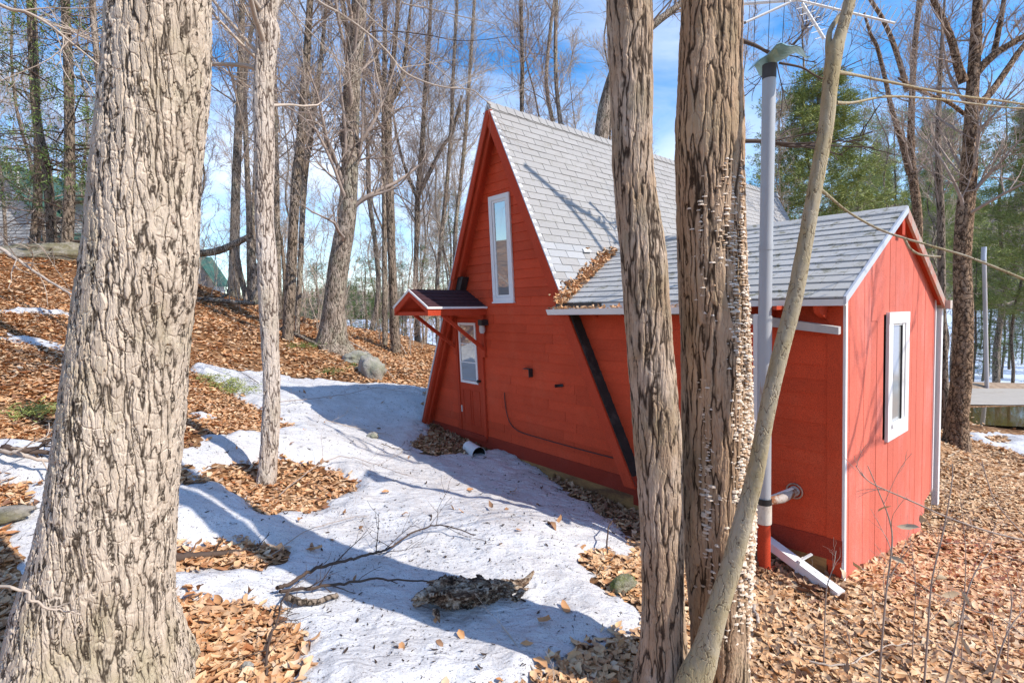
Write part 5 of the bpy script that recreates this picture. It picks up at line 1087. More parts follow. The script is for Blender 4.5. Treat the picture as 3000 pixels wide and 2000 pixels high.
# single leaves lying on the snow
spots = [(1165, 1168), (1040, 1170), (930, 1182), (716, 1258), (722, 1265), (762, 1242), (1150, 1252), (1327, 1254), (1080, 1128), (815, 1330), (925, 1490), (860, 1095), (1010, 1480), (1000, 1425), (508, 1385), (460, 1352), (630, 1470),
         (1060, 1178), (1128, 1166), (1190, 1218), (1340, 1256), (1268, 1208), (1285, 1195), (1235, 1160), (1180, 1130), (1300, 1400), (1255, 1430), (700, 905), (760, 915), (820, 940), (880, 925), (745, 970), (700, 990), (870, 985), (690, 1195), (885, 1130), (940, 1052), (1375, 1180), (1210, 1480), (575, 1360), (480, 1010), (545, 1030), (670, 1020), (790, 1180), (830, 1215), (1000, 1340), (1420, 1340), (1060, 1460)]
for i, (x, y) in enumerate(spots):
    p = spt(x * S, y * S); V, F_ = leaf_batch(np.array([[0, 0, .012]]), np.array([rnd.uniform(.055, .105)]), .45, 900 + i, curl=1.2)
    o = obj('fallen_leaf', V + p, F_, M['leaf'] if i % 3 else M['leaf_dark'], origin=p); tag(o, 'single dry leaf lying on the snow', 'leaf', 'dry leaves scattered on the snow')

# ------------------------------------------------------------------ fallen wood
def irregular(path, rads, n, nseg, seed, amp=.3, squash=1.0):
    rs = np.random.RandomState(seed); P = resample(np.array(path, float), n); R = resample(np.array(rads, float)[:, None], n)[:, 0]
    V, Fq = tubes(P[None], R[None], nseg); V = V.reshape(n, nseg, 3); a = np.arange(nseg) * 2 * math.pi / nseg; u = np.linspace(0, 1, n)[:, None]
    w = 1 + amp * (.5 * np.sin(3 * a[None] + 4 * u + rs.rand() * 6) + .4 * np.sin(5 * a[None] - 9 * u + 1) + .35 * np.sin(2 * a[None] + 17 * u) + .25 * np.sin(8 * a[None] + 23 * u)) + amp * .35 * rs.randn(n, nseg)
    V = P[:, None] + (V - P[:, None]) * w[..., None] * np.array([1, 1, squash]); return V.reshape(-1, 3), Fq
wm, nt, b_, o_ = mat('weathered_rotten_wood', .85, .15)
v = mapped(nt, (1, 1, 1)); g = noise(nt, mapped(nt, (7, 22, 22), rot=(0, 0, .35)), 1, 5, .75, 1.2)
c = ramp(nt, g, [(.36, (.02, .013, .01)), (.45, (.14, .08, .05)), (.53, (.42, .30, .20)), (.60, (.66, .58, .48)), (.68, (.30, .15, .07)), (.76, (.05, .03, .02))]); c = mix(nt, ramp(nt, noise(nt, v, 6, 5, .7), [(.5, 0), (.58, .9)]), c, (.035, .022, .015)); nt.links.new(c, b_.inputs['Base Color']); bump(nt, b_, g, 1, .03); M['rotten'] = wm
p = [spt(x * S, y * S) for x, y in [(950, 1398), (985, 1385), (1020, 1392), (1060, 1395), (1110, 1385), (1150, 1368), (1200, 1352), (1226, 1335)]]
hts = [.02, .05, .085, .10, .085, .06, .045, .075]; pts = [q + np.array([0, 0, h]) for q, h in zip(p, hts)]
log = thing('rotten_log', 'weathered splintered chunk of rotten wood lying on the snow', 'log', p[3])
V, F_ = irregular(pts, [.012, .05, .085, .09, .075, .05, .028, .008], 90, 36, 5, .36, .85); obj('body', V, F_, M['rotten'], log, True)
for k, (q0, q1, r) in enumerate([((985, 1385), (945, 1400), .03), ((1060, 1375), (1105, 1345), .03), ((1110, 1360), (1095, 1338), .022), ((1150, 1372), (1185, 1392), .028), ((1185, 1392), (1215, 1360), .02), ((1000, 1420), (1010, 1440), .02)]):
    a_, b2 = spt(q0[0] * S, q0[1] * S) + [0, 0, .05], spt(q1[0] * S, q1[1] * S) + [0, 0, .03 + .03 * (k < 3)]
    V, F_ = irregular([a_, (a_ + b2) / 2 + [0, 0, .015], b2], [r, r * .8, r * .15], 16, 12, 20 + k, .35); obj('splinter', V, F_, M['rotten'], log, True)
def stick(name, label, cat_, pts, r0, r1, seed, lift=.02, nt_=6, L=.35, mt='twig_dark', world=False, group=None, arch=0, n2=3):
    rs = np.random.RandomState(seed)
    P = np.array([q if world else spt(q[0] * S, q[1] * S) + np.array([0, 0, lift]) for q in pts], float); n = max(8, len(P) * 5)
    P = resample(P, n); P[:, 2] += arch * np.sin(np.linspace(0, math.pi, n)); P += rs.randn(n, 3) * .004; R = np.linspace(r0, r1, n)
    t = thing(name, label, cat_, P[n // 2], group); v, f = tubes(P[None], R[None], 7); obj('stem', v, f, M[mt], t, True)
    if nt_:
        a, ra = kids(P[None], R[None], nt_, .1, .98, L, .8, rs, .12, .15, 6, .5, r1 * .6, .3, .4); parts = [tubes(a, ra, 4)]
        if n2: b, rb = kids(a, ra, n2, .3, 1, L * .4, .7, rs, .05, .2, 4, .6, r1 * .5, .4); parts.append(tubes(b, rb, 3))
        v, f = cat(parts); obj('twigs', v, f, M[mt], t)
    return t
stick('fallen_branch', 'long forked dark branch lying across the snow towards the cabin', 'branch', [(636, 1365), (663, 1362), (699, 1342), (738, 1326), (801, 1311), (851, 1296), (891, 1284), (931, 1254), (985, 1227), (1025, 1224), (1093, 1242)], .014, .004, 1, .05, 9, .45, arch=.03)
stick('fallen_branch', 'brushy tangle of twigs on the snow beside the leaf patch', 'branch', [(612, 1560), (618, 1500), (640, 1440), (652, 1390), (672, 1360)], .008, .004, 2, .03, 9, .3, 'twig_dark', arch=.03)
stick('fallen_branch', 'second dark branch with short upright twigs, pointing at the rotten log', 'branch', [(640, 1372), (720, 1362), (800, 1350), (870, 1342), (960, 1347), (1010, 1350)], .012, .004, 3, .04, 8, .25)
stick('rotten_stick', 'short thick brown stick with a curled leaf at each end', 'stick', [(658, 1375), (690, 1388), (730, 1388), (775, 1372)], .022, .016, 4, .02, 0, mt='bark_dark')
stick('fallen_branch', 'black broken branch half sunk in the snow beside the big trunk', 'branch', [(395, 1288), (440, 1284), (500, 1278), (560, 1272), (592, 1270)], .035, .008, 5, .02, 5, .15, mt='twig_dark')
stick('fallen_branch', 'fine bare twig spread on the snow below the leafy bank', 'branch', [(640, 930), (720, 925), (800, 915), (860, 900), (930, 905)], .006, .003, 6, .04, 10, .6, 'twig', arch=.04)
stick('fallen_branch', 'fine twig on the snow in front of the awning', 'branch', [(640, 1145), (720, 1090), (780, 1065), (850, 1075), (940, 1100)], .006, .0025, 7, .03, 10, .5, 'twig', arch=.05)
stick('fallen_branch', 'small twig with short prongs right of the leaf circle', 'branch', [(620, 1290), (700, 1230), (790, 1200), (850, 1190)], .004, .002, 8, .03, 5, .3, 'twig')
stick('fallen_branch', 'twig standing in the snow by the mossy rock', 'branch', [(1395, 1285), (1398, 1250), (1415, 1228), (1455, 1205)], .007, .004, 9, .06, 4, .2, 'twig_dark', arch=.1)
stick('fallen_branch', 'bare branch sticking out left of the big trunk over the snow', 'branch', [(-40, 1060), (30, 1068), (80, 1082), (130, 1090)], .018, .010, 10, .10, 5, .3, 'twig_pale')
stick('fallen_branch', 'dark twiggy branch buried in leaves left of the big trunk', 'branch', [(10, 1040), (50, 1050), (110, 1052), (150, 1060)], .03, .012, 11, .05, 8, .4, 'twig_dark')
stick('fallen_branch', 'thin pale twig crossing the foot of the big trunk', 'branch', [at(-20 * S, 1340 * S, 1.75), at(60 * S, 1360 * S, 1.75), at(110 * S, 1395 * S, 1.77), at(185 * S, 1410 * S, 1.8)], .006, .003, 12, 0, 2, .15, 'twig_pale', True)
stick('fallen_branch', 'long dead bough on the leafy slope below the ridge rock', 'branch', [at(0, 570 * S, 9), at(60 * S, 610 * S, 8.8), at(120 * S, 650 * S, 8.4), at(180 * S, 685 * S, 8.0)], .03, .012, 13, 0, 8, 1.0, 'twig_pale', True)
stick('fallen_log', 'pale barkless log lying on the bank by the stout trunk', 'log', [(650, 760), (680, 775), (710, 790), (740, 805)], .055, .03, 14, .08, 0, mt='bark_mid')
stick('fallen_log', 'brown log propped level between the far trunks on the left', 'log', [at(450 * S, 688 * S, 14), at(500 * S, 690 * S, 14), at(585 * S, 697 * S, 14.2)], .07, .055, 15, 0, 3, .8, 'bark_mid', True)
t = thing('snapped_trunk', 'pale snapped trunk leaning down to the left over its broken stump', 'tree', at(590 * S, 700 * S, 14.5))
for nm_, pts_, rr in (('trunk', [(452, 583), (500, 576), (540, 560), (578, 540)], [.10, .10, .09, .07]), ('stump', [(572, 545), (580, 600), (590, 700)], [.09, .10, .14]), ('prop', [(540, 565), (555, 640), (570, 700)], [.06, .07, .08])):
    q = np.array([at(x * S, y * S, 14.5) for x, y in pts_]); V, F_ = irregular(q, rr, 30, 12, 31, .08); obj(nm_, V, F_, M['bark_mid'], t, True)
stick('fallen_branch', 'bare forked branch on the bank below the stout trunk', 'branch', [(790, 785), (840, 815), (880, 850), (905, 880)], .02, .006, 16, .10, 8, .9, 'twig_pale')
stick('fallen_branch', 'grey stick lying on the right-hand leaves near the fungus trunk', 'branch', [(1730, 1400), (1738, 1420), (1742, 1440)], .014, .010, 17, .03, 0, mt='twig_pale')
stick('fallen_branch', 'thin stick on the right-hand leaves at the bottom of the photo', 'branch', [(1860, 1535), (1940, 1540), (2030, 1500), (2100, 1490)], .006, .003, 18, .04, 3, .3, 'twig_pale')
for i in range(26):
    x = rnd.uniform(-7, 6); y = rnd.uniform(5, 15) if x < 0 else rnd.uniform(2, 3.6)
    p = np.array([x, y, 0]); okk, _, _ = house_out(np.array([x]), np.array([y]))
    if not okk[0]: continue
    l = rnd.uniform(.3, 1.1); an = rnd.uniform(0, 6.28); q = [np.array([x + math.cos(an) * l * s_, y + math.sin(an) * l * s_, 0]) for s_ in (0, .5, 1)]
    for v_ in q: v_[2] = float(surf(v_[0], v_[1])[0]) + .03
    stick('fallen_twig', 'thin dead twig lying on the forest floor', 'twig', q, .006, .003, 60 + i, 0, 4, l * .4, 'twig_pale' if i % 2 else 'twig_dark', True, 'dead twigs on the forest floor')

M['ledge'] = stone('mossy_ledge', (.36, .32, .27), (.17, .15, .08), 2.8)
# rocks
def rock(name, label, c, sx, sy, sz_, seed, mt, rz=0):
    rs = np.random.RandomState(seed); u = np.linspace(0, math.pi, 22); v = np.arange(32) * 2 * math.pi / 32
    D = np.stack([np.sin(u)[:, None] * np.cos(v)[None], np.sin(u)[:, None] * np.sin(v)[None], np.repeat(np.cos(u)[:, None], 32, 1)], 2)
    r = 1.0
    for k in range(26):
        nv = rs.randn(3); nv /= np.linalg.norm(nv); r = np.minimum(r, (rs.uniform(.62, .92)) / np.maximum((D @ nv), .05)) if k < 14 else r + .02 * np.sin(D @ nv * 9 + k)
    r = r * (1 + .05 * np.sin(D[..., 0] * 11 + seed) * np.sin(D[..., 2] * 13) + .03 * np.sin(D[..., 1] * 23 + 2 * seed) + .02 * rs.randn(22, 32)); V = (D * (r if np.ndim(r) else 1)[..., None] * np.array([sx, sy, sz_])); ca, sa = math.cos(rz), math.sin(rz); V = V @ np.array([[ca, sa, 0], [-sa, ca, 0], [0, 0, 1]]) + c
    i = np.arange(21)[:, None] * 32; j = np.arange(32)[None]; Fq = np.stack([i + j, i + (j + 1) % 32, i + 32 + (j + 1) % 32, i + 32 + j], 2).reshape(-1, 4)
    o = obj(name, V.reshape(-1, 3), Fq, M[mt], origin=c); return tag(o, label, 'rock')
def rk(label, x, y, Y, sx, sy, sz_, seed, mt, rz=0, up=0): p = at(x * S, y * S, Y); p[2] = hz1(p[0], p[1]) + up; rock('boulder', label, p, sx, sy, sz_, seed, mt, rz)
rk('rounded grey boulder on the leafy bank right of the stout trunk', 855, 830, 11.2, .32, .35, .42, 1, 'stone', .3, .12)
rk('flat dark-topped rock behind the rounded boulder', 812, 800, 11.9, .36, .3, .2, 2, 'stone', 0, .08)
rk('large flat mossy ledge on the ridge below the hemlocks', 120, 640, 13.4, 1.5, 1.1, .42, 3, 'ledge', .2, -.08)
rk('pale stone at the cabin end of the bank', 1240 - 30, 800, 14.5, .4, .3, .3, 4, 'stone', 0, .1)
rk('mossy green rock in the leaves left of the close trunks', 1432, 1318, 3.6, .10, .07, .07, 5, 'mossy', .4, .06)
rk('small grey stone poking out of the snow before the awning', 857, 1050, 7.2, .10, .07, .05, 6, 'stone', 0, .07)
rk('flat grey slab showing at the left edge beside the big trunk', 8, 1150, 3.5, .20, .14, .05, 7, 'ledge', 0, .02)
rk('small grey stone in the leaves at the foot of the big trunk', 565, 1505, 2.55, .035, .03, .03, 8, 'stone', 0, .02)

# white plastic tub on its side by the door
pb = hon(1385, 1300, -.42); tub = thing('tub', 'dirty white plastic tub lying on its side by the cabin door', 'bucket', H2W(pb[0] + .15, -.4, .17))
c0 = H2W(-4.62, -.34, .235); c1 = H2W(-4.28, -.40, .205)
V, F_ = tubes(np.array([[c0, c0 * .02 + c1 * .98, c1]]), np.array([[.082, .098, .102]]), 24); obj('shell', V, F_, M['white'], tub, True)
V, F_ = tubes(np.array([[c0 * .01 + c1 * .99, c0 * .97 + c1 * .03]]), np.array([[.094, .078]]), 24); obj('inside', V, F_[:, ::-1], M['darkmetal_shade'], tub, True)  # near-black inside colour stands in for the shade within the white tub
a_ = np.arange(24) * 2 * math.pi / 24; V, _ = tubes(np.array([[c0, c1]]), np.array([[.082, .1]]), 24); obj('bottom', V[:24], [tuple(range(24))], M['white'], tub)

# ------------------------------------------------------------------ vent pipe
def HP(px, py, b): q = hon(px, py, b); return H2W(*q)
vp = thing('vent_pipe', 'tall grey vent pipe with a bent teal cap standing beside the wing wall', 'pipe', HP(2240, 1706, -.33))
pb_ = -.33
def seg(name, ya, yb, wa, m, b=pb_, n=20, xs_=None):
    fx = lambda y: np.interp(y, [195, 900, 1300, 1706], [2254, 2241, 2238, 2238])
    a, c = HP(fx(ya), ya, b), HP(fx(yb), yb, b); V, F_ = tubes(np.array([[a, (a + c) / 2, c]]), np.array([[wa / 2] * 3]), n); return obj(name, V, F_, m, vp, True)
gp, nt, b_, o_ = mat('galvanised_grey', .5, .4); b_.inputs['Metallic'].default_value = .15
c = mix(nt, noise(nt, mapped(nt, (1, 1, .3)), 8, 4), (.36, .37, .385), (.47, .48, .49)); c = mix(nt, ramp(nt, noise(nt, mapped(nt, (9, 9, 1.2)), 1, 5, .7), [(.6, 0), (.7, .8)]), c, (.33, .17, .06)); nt.links.new(c, b_.inputs['Base Color']); M['galv'] = gp
seg('upper_pipe', 195, 930, .096, M['galv']); seg('lower_pipe', 926, 1462, .104, M['galv']); seg('pipe_joint', 718, 732, .106, M['galv']); seg('pipe_top', 190, 232, .099, simple('sooty_metal', (.07, .07, .07), .7, .3, 10))
seg('coupling', 1470, 1530, .118, simple('cream_plastic', (.62, .56, .47), .5, .1, 6, dirt=(.3, .18, .1))); seg('rubber_band', 1456, 1474, .122, M['darkmetal_shade']); seg('base_pipe', 1528, 1730, .100, M['redtrim'])
q0 = hon(2243, 1462, pb_); pts = [(q0[0], pb_, q0[2] - .02), (q0[0] + .08, -.22, q0[2] + .0), (q0[0] + .10, -.08, q0[2] + .02), (q0[0] + .10, .0, q0[2] + .02)]
H().tube(pts, [.032, .036, .04, .042], 14).build('elbow', simple('rusty_elbow', (.42, .36, .31), .7, .2, 8, dirt=(.22, .08, .03), dirt_lo=.48, dirt_hi=.55), vp, True)
ci = [(q0[0] + .10 + .062 * math.cos(t), -.014, q0[2] + .02 + .062 * math.sin(t)) for t in np.linspace(0, 6.28, 17)]; H().tube(ci, .007, 6, False).build('wall_ring', simple('sealant_ring', (.45, .30, .22), .8, .3, 9), vp, True)
H().beam((q0[0] + .0, -.24, q0[2] - .0), (q0[0] + .12, -.10, q0[2] + .07), .03, .006).build('strap', M['white_old'], vp)
q1 = hon(2252, 900, pb_); H().box(q1[0] + .03, q1[0] + .06, pb_ + .0, -.015, q1[2] - .02, q1[2] + .01).build('bracket', M['redtrim'], vp)
# bent sheet-metal cap
tm, nt, b_, o_ = mat('teal_sheet_metal', .3, .6); b_.inputs['Metallic'].default_value = .2
nt.links.new(mix(nt, noise(nt, mapped(nt, (1, 1, 1)), 6, 3), (.24, .50, .50), (.50, .68, .64)), b_.inputs['Base Color'])
cb = hon(2254, 192, pb_); CW = np.array([cb[0], pb_, cb[2]]); G = []; nx, ny = 12, 8
for j in range(ny):
    for i in range(nx):
        u = i / (nx - 1); v = j / (ny - 1) - .5
        xx = -.12 + .38 * u; zz = .01 + .10 * math.exp(-((u - .58) / .36) ** 2) - .035 * u + .02 * math.cos(v * 5 + u * 3) + .012 * math.sin(u * 17 + 4 * v) - .09 * v * v
        G.append(CW + [xx, v * .20 * (1 - .2 * math.sin(u * 3)), zz])
G = np.array(G); G2 = G + [0, 0, .004]; base = len(G); f1 = [(j * nx + i, j * nx + i + 1, (j + 1) * nx + i + 1, (j + 1) * nx + i) for j in range(ny - 1) for i in range(nx - 1)]
mbc = MB('house').add(list(G) + list(G2), f1 + [tuple(k + base for k in reversed(f)) for f in f1]); mbc.build('cap', tm, vp)

# ------------------------------------------------------------------ TV antenna on its mast behind the close pair
YA = 4.6; an = thing('antenna', 'white rod aerial high above the vent pipe', 'antenna', (at(1690 * S, 900 * S, YA)[0], YA + .5, hz1(at(1690 * S, 0, YA)[0], YA + .5)))
am = M['white']
def rod(name, p, q, r, m=am, par=an, ns=8): V, F_ = tubes(np.array([[p, (p + q) / 2, q]]), np.array([[r] * 3]), ns); return obj(name, V, F_, m, par, True)
e = lambda x, y, Yd=0: at(x * S, y * S, YA + Yd)
rod('boom', e(1712, 52), e(1814, 6), .011); rod('boom', e(1814, 6), e(1806, -10), .012); rod('boom', e(1830, 0), e(2056, 54), .010); rod('boom', e(1842, 8), e(1893, 90), .013)
rod('mast', np.array([e(1640, 0)[0], YA + .5, hz1(e(1640, 0)[0], YA + .5)]), np.array([e(1640, 0)[0], YA + .5, e(1640, -200)[2]]), .02, M['galv']); rod('boom', np.array([e(1640, 0)[0], YA + .5, e(1640, -60)[2]]), e(1830, 0), .014); rod('boom', np.array([e(1640, 0)[0], YA + .5, e(1640, -40)[2]]), e(1712, 52), .014)
dirn = e(2056, 54) - e(1842, 4)
for k in range(15):
    c_ = e(1842, 4) + dirn * (k + 1) / 15; rod('element', c_ + [-.02, -.12, .05], c_ + [.02, .12, -.05], .0035, ns=4)
dirn = e(1893, 90) - e(1842, 8)
for k in range(6):
    c_ = e(1842, 8) + dirn * (k + .6) / 6; rod('element', c_ + [-.10, -.06, -.05], c_ + [.10, .06, .05], .003, ns=4)
dirn = e(1814, 6) - e(1712, 52)
for k in range(3):
    c_ = e(1720, 46) + dirn * (k + .4) / 3; rod('element', c_ + [-.05, -.12, .28], c_ + [.05, .12, -.28], .003, M['darkmetal_shade'], ns=4)

# utility post beyond the road
pp = at(2268 * S, 892 * S, 21.5); pt = at(2260 * S, 570 * S, 21.5); tpo = thing('post', 'thin pale weathered post standing at the roadside', 'post', (pp[0], pp[1], pp[2]))
rod('shaft', pp - [0, 0, .4], pt, .075, simple('weathered_pole', (.50, .46, .44), .8, .2, 4, dirt=(.35, .2, .12), stretch=(1, 1, .2)), tpo, 12); rod('cap', pt - [0, 0, .5], pt + [0, 0, .05], .09, simple('pole_cap', (.55, .6, .68), .5), tpo, 12)

# ------------------------------------------------------------------ the neighbours' houses on the slope
def clap(mb, x0, x1, z0, z1, y, ch=.16):
    z = z0
    while z < z1: mb.append((x0, x1, z, min(z + ch, z1))); z += ch
sidm = simple('grey_clapboard', (.50, .485, .46), .8, .08, 4); grn = simple('green_roof_metal', (.045, .12, .085), .6, .1, 3, spec=.5); whm = simple('cream_clapboard', (.62, .60, .55), .8, .06, 4)
def house(label, px0, px1, pyb, pyt_eave, pypeak, Y, depth, sm, name='clapboard_house', rot=0):
    p0 = at(px0 * S, pyb * S, Y); p1 = at(px1 * S, pyb * S, Y); ze = at(px0 * S, pyt_eave * S, Y)[2]; zp_ = at(px0 * S, pypeak * S, Y)[2]; zb = min(p0[2], hz1(p0[0], Y), hz1(p1[0], Y)) - .3
    t = thing(name, label, 'house', ((p0[0] + p1[0]) / 2, Y + depth / 2, zb)); x0, x1 = p0[0], p1[0]; xm = (x0 + x1) / 2
    body = MB().prism([(x0, zb), (x1, zb), (x1, ze), (xm, zp_), (x0, ze)], Y + .03, Y + depth); body.build('wall', sm, t)
    z = zb; 
    while z < zp_ - .25:
        l, r = x0, x1
        if z > ze: f = (z - ze) / (zp_ - ze); l = x0 + (xm - x0) * f; r = x1 - (x1 - xm) * f
        f2 = max(0, (z + .17 - ze) / (zp_ - ze)); l2 = x0 + (xm - x0) * f2; r2 = x1 - (x1 - xm) * f2
        MB().hexa([(l, Y - .0, z), (r, Y - .0, z), (r, Y + .04, z), (l, Y + .04, z), (l2, Y + .026, z + .17), (r2, Y + .026, z + .17), (r2, Y + .04, z + .17), (l2, Y + .04, z + .17)]).build('clapboard', sm, t)
        z += .17
    ov = .35; rf = MB()
    for s_ in (-1, 1):
        xe = xm + s_ * ((x1 - x0) / 2 + ov); zee = ze - (zp_ - ze) / ((x1 - x0) / 2) * ov
        q = [(xm, Y - ov, zp_), (xe, Y - ov, zee), (xe, Y + depth + ov, zee), (xm, Y + depth + ov, zp_)]
        if s_ > 0: q = q[::-1]
        rf.hexa([(a_, b_, c_) for a_, b_, c_ in q] + [(a_, b_, c_ + .12) for a_, b_, c_ in q])
    rf.build('roof', grn, t); return t, x0, x1, zb, ze, zp_
hA = house('grey clapboard house with green roof behind the hemlocks', -60, 80, 585, 470, 375, 27, 9, sidm)
hw = MB().box(hA[1] + (hA[2] - hA[1]) * .72, hA[1] + (hA[2] - hA[1]) * .84, 26.93, 27.0, hA[4] + .3, hA[4] + 1.6).build('window', M['white'], hA[0]); MB().box(hA[1] + (hA[2] - hA[1]) * .74, hA[1] + (hA[2] - hA[1]) * .82, 26.91, 26.925, hA[4] + .38, hA[4] + 1.52).build('pane', M['glass'], hw)
# its lower wing, with a green porch roof
p0, p1 = at(70 * S, 600 * S, 28.5), at(320 * S, 600 * S, 28.5); zt = at(200 * S, 460 * S, 28.5)[2]; zpo = at(200 * S, 548 * S, 28.5)[2]; zg = p0[2] - .5
MB().box(p0[0], p1[0], 28.54, 34, zg, zt).build('wing_wall', sidm, hA[0])
z = zg
while z < zt - .1:
    MB().hexa([(p0[0], 28.5, z), (p1[0], 28.5, z), (p1[0], 28.55, z), (p0[0], 28.55, z), (p0[0], 28.53, z + .17), (p1[0], 28.53, z + .17), (p1[0], 28.55, z + .17), (p0[0], 28.55, z + .17)]).build('clapboard', sidm, hA[0]); z += .17
MB().hexa([(p0[0] - .2, 28.0, zt - .1), (p1[0] + .3, 28.0, zt - .1), (p1[0] + .3, 31.5, zt + .5), (p0[0] - .2, 31.5, zt + .5), (p0[0] - .2, 28.0, zt), (p1[0] + .3, 28.0, zt), (p1[0] + .3, 31.5, zt + .6), (p0[0] - .2, 31.5, zt + .6)]).build('roof', grn, hA[0])
MB().hexa([(p0[0], 27.2, zpo - .25), (p1[0] + .1, 27.2, zpo - .25), (p1[0] + .1, 28.5, zpo + .2), (p0[0], 28.5, zpo + .2), (p0[0], 27.2, zpo - .15), (p1[0] + .1, 27.2, zpo - .15), (p1[0] + .1, 28.5, zpo + .3), (p0[0], 28.5, zpo + .3)]).build('porch_roof', grn, hA[0])
hB = house('small cream house gable seen beyond the slope, left of the slender trunk', 428, 492, 705, 642, 590, 40, 1.6, whm)
MB().box(hB[1] + 1.1, hB[1] + 1.7, 39.9, 39.97, hB[4] - .6, hB[4] + .3).build('window', M['glass_dull'], hB[0])

# ------------------------------------------------------------------ saplings and overhanging branches
def spindle(label, pts, Y, w0, w1, seed, leaves=(), nt_=5, L=.3, name='sapling', mt='twig', limbs=(), n2=3):
    P = np.array([at(x * S, y * S, Y + (k * .02)) for k, (x, y) in enumerate(pts)]); n = len(P) * 6; P = resample(P, n); R = np.linspace(w0, w1, n); rs = np.random.RandomState(seed)
    if P[0][2] > hz1(P[0][0], P[0][1]) - .02 and name == 'sapling': P = np.r_[[[P[0][0], P[0][1], hz1(P[0][0], P[0][1]) - .05]], P]; R = np.r_[R[0], R]
    t = thing(name, label, 'sapling' if name == 'sapling' else 'branch', P[0]); v, f = tubes(P[None], R[None], 7); obj('stem', v, f, M[mt], t, True)
    if nt_:
        a, ra = kids(P[None], R[None], nt_, .25, .98, L, .75, rs, .15, .1, 7, .6, w1 * .7, .3, .4); parts = [tubes(a, ra, 5)]
        if n2: b, rb = kids(a, ra, n2, .2, 1, L * .4, .6, rs, .05, .15, 4, .6, w1 * .5, .5); parts.append(tubes(b, rb, 3))
        v, f = cat(parts); obj('twigs', v, f, M[mt], t)
    for x, y in leaves:
        p = at(x * S, y * S, Y); V, F_ = leaf_batch(np.array([[0, 0, 0]]), np.array([rnd.uniform(.055, .075)]), 1.2, seed * 10 + int(x), elong=1.7); obj('leaf', V + p, F_, M['leaf_pale'], t, origin=p)
    return t
R5 = lambda q: [((2000 + .6378 * x) / S, (1000 + .6378 * y) / S) for x, y in q]
spindle('thin sapling in front of the red planks, left of the tallest stem', R5([(900, 1640), (910, 1450), (935, 1150), (962, 930), (950, 820), (905, 700), (850, 570)]), 2.5, .0055, .0022, 1, R5([(925, 765), (985, 1000), (1035, 850)]), 7, .3)
spindle('tallest thin sapling right of the red planks', R5([(1105, 1640), (1125, 1350), (1145, 1100), (1195, 880), (1235, 660), (1240, 560)]), 2.6, .0055, .002, 2, R5([(1105, 815), (1190, 1085), (1230, 1160)]), 8, .32)
spindle('short sapling in front of the white downspout end', R5([(650, 1400), (660, 1150), (690, 1040), (705, 960)]), 2.9, .004, .0018, 3, R5([(735, 1060), (795, 1040)]), 4, .16)
spindle('sapling at the lower right with pale curled leaves', R5([(1190, 1640), (1240, 1450), (1300, 1180), (1350, 1050), (1420, 950)]), 2.4, .0045, .002, 4, R5([(1240, 1300), (1300, 1400), (1300, 1180), (1255, 1290)]), 7, .3)
spindle('sapling at the right edge with pale curled leaves', R5([(1400, 1640), (1440, 1480), (1500, 1320), (1570, 1230)]), 2.3, .0045, .002, 5, R5([(1420, 1500), (1440, 1570), (1500, 1530)]), 6, .3)
spindle('arching red-brown shoot at the right edge', R5([(1640, 960), (1540, 860), (1440, 740), (1400, 640), (1375, 550)]), 3.0, .0045, .002, 6, (), 3, .2, 'overhanging_branch', 'twig', n2=1)
spindle('long thin shoot crossing in front of the red planks', R5([(1640, 930), (1400, 870), (1200, 800), (1090, 750), (1000, 710), (930, 680), (860, 645), (820, 605), (795, 568)]), 2.7, .0055, .0025, 7, (), 7, .18, 'overhanging_branch', 'twig', n2=1)
spindle('fine shoot low on the right over the leaves', R5([(1600, 1380), (1450, 1260), (1350, 1240), (1200, 1180), (1060, 1100), (960, 1060)]), 2.5, .003, .0015, 8, (), 8, .2, 'overhanging_branch', 'twig')
for i, x in enumerate([(1290, 720, 1230), (1500, 1040, 1300), (1060, 900, 1320), (760, 1300, 1500)]): spindle(['spindly bare seedling nearest the long thin shoot at lower right', 'spindly bare seedling between the two pale-leaved saplings', 'spindly bare seedling beside the tallest thin sapling', 'shortest bare seedling at the bottom right of the leaves'][i], R5([(x[0], x[2]), (x[0] + 10, (x[1] + x[2]) / 2), (x[0] - 15, x[1])]), 3.0, .003, .0012, 20 + i, (), 8, .22)
# whips hanging in from the upper left
wh = lambda q: [((550 + .4464 * x) / S, (.4464 * y) / S) for x, y in q]
spindle('long pale whip drooping from the top left down to the cabin peak', [(680, -160), (690, -60)] + wh([(850, 0), (1000, 90), (1170, 210), (1300, 330), (1420, 470), (1560, 540), (1700, 575), (1860, 590), (1930, 640), (1990, 690)]), 6.3, .018, .005, 30, (), 9, 1.1, 'overhanging_branch', 'twig_pale', n2=4)
spindle('thin whip crossing the top above the cabin', [(1000, -60)] + wh([(1400, 0), (1600, 60), (1800, 110), (2016, 160)]) + [(1000 + 120, 70)], 7, .010, .003, 31, (), 10, 1.2, 'overhanging_branch', 'twig_pale', n2=4)
spindle('dark whip reaching across the top towards the close trunks', wh([(1180, 215), (1260, 205), (1400, 210), (1600, 235), (1750, 265), (1900, 265), (2100, 240)]) , 8, .010, .003, 32, (), 8, 1.0, 'overhanging_branch', 'twig_dark', n2=4)
spindle('fine whip left of the stout trunk, upper', wh([(150, 400), (300, 500), (440, 600)]), 5.6, .012, .004, 33, (), 9, .9, 'overhanging_branch', 'twig_pale', n2=4)
spindle('fine whip left of the stout trunk, lower', wh([(550, 660), (700, 730), (850, 860), (1000, 960), (1100, 1030)]), 7, .010, .003, 34, (), 9, .9, 'overhanging_branch', 'twig', n2=4)
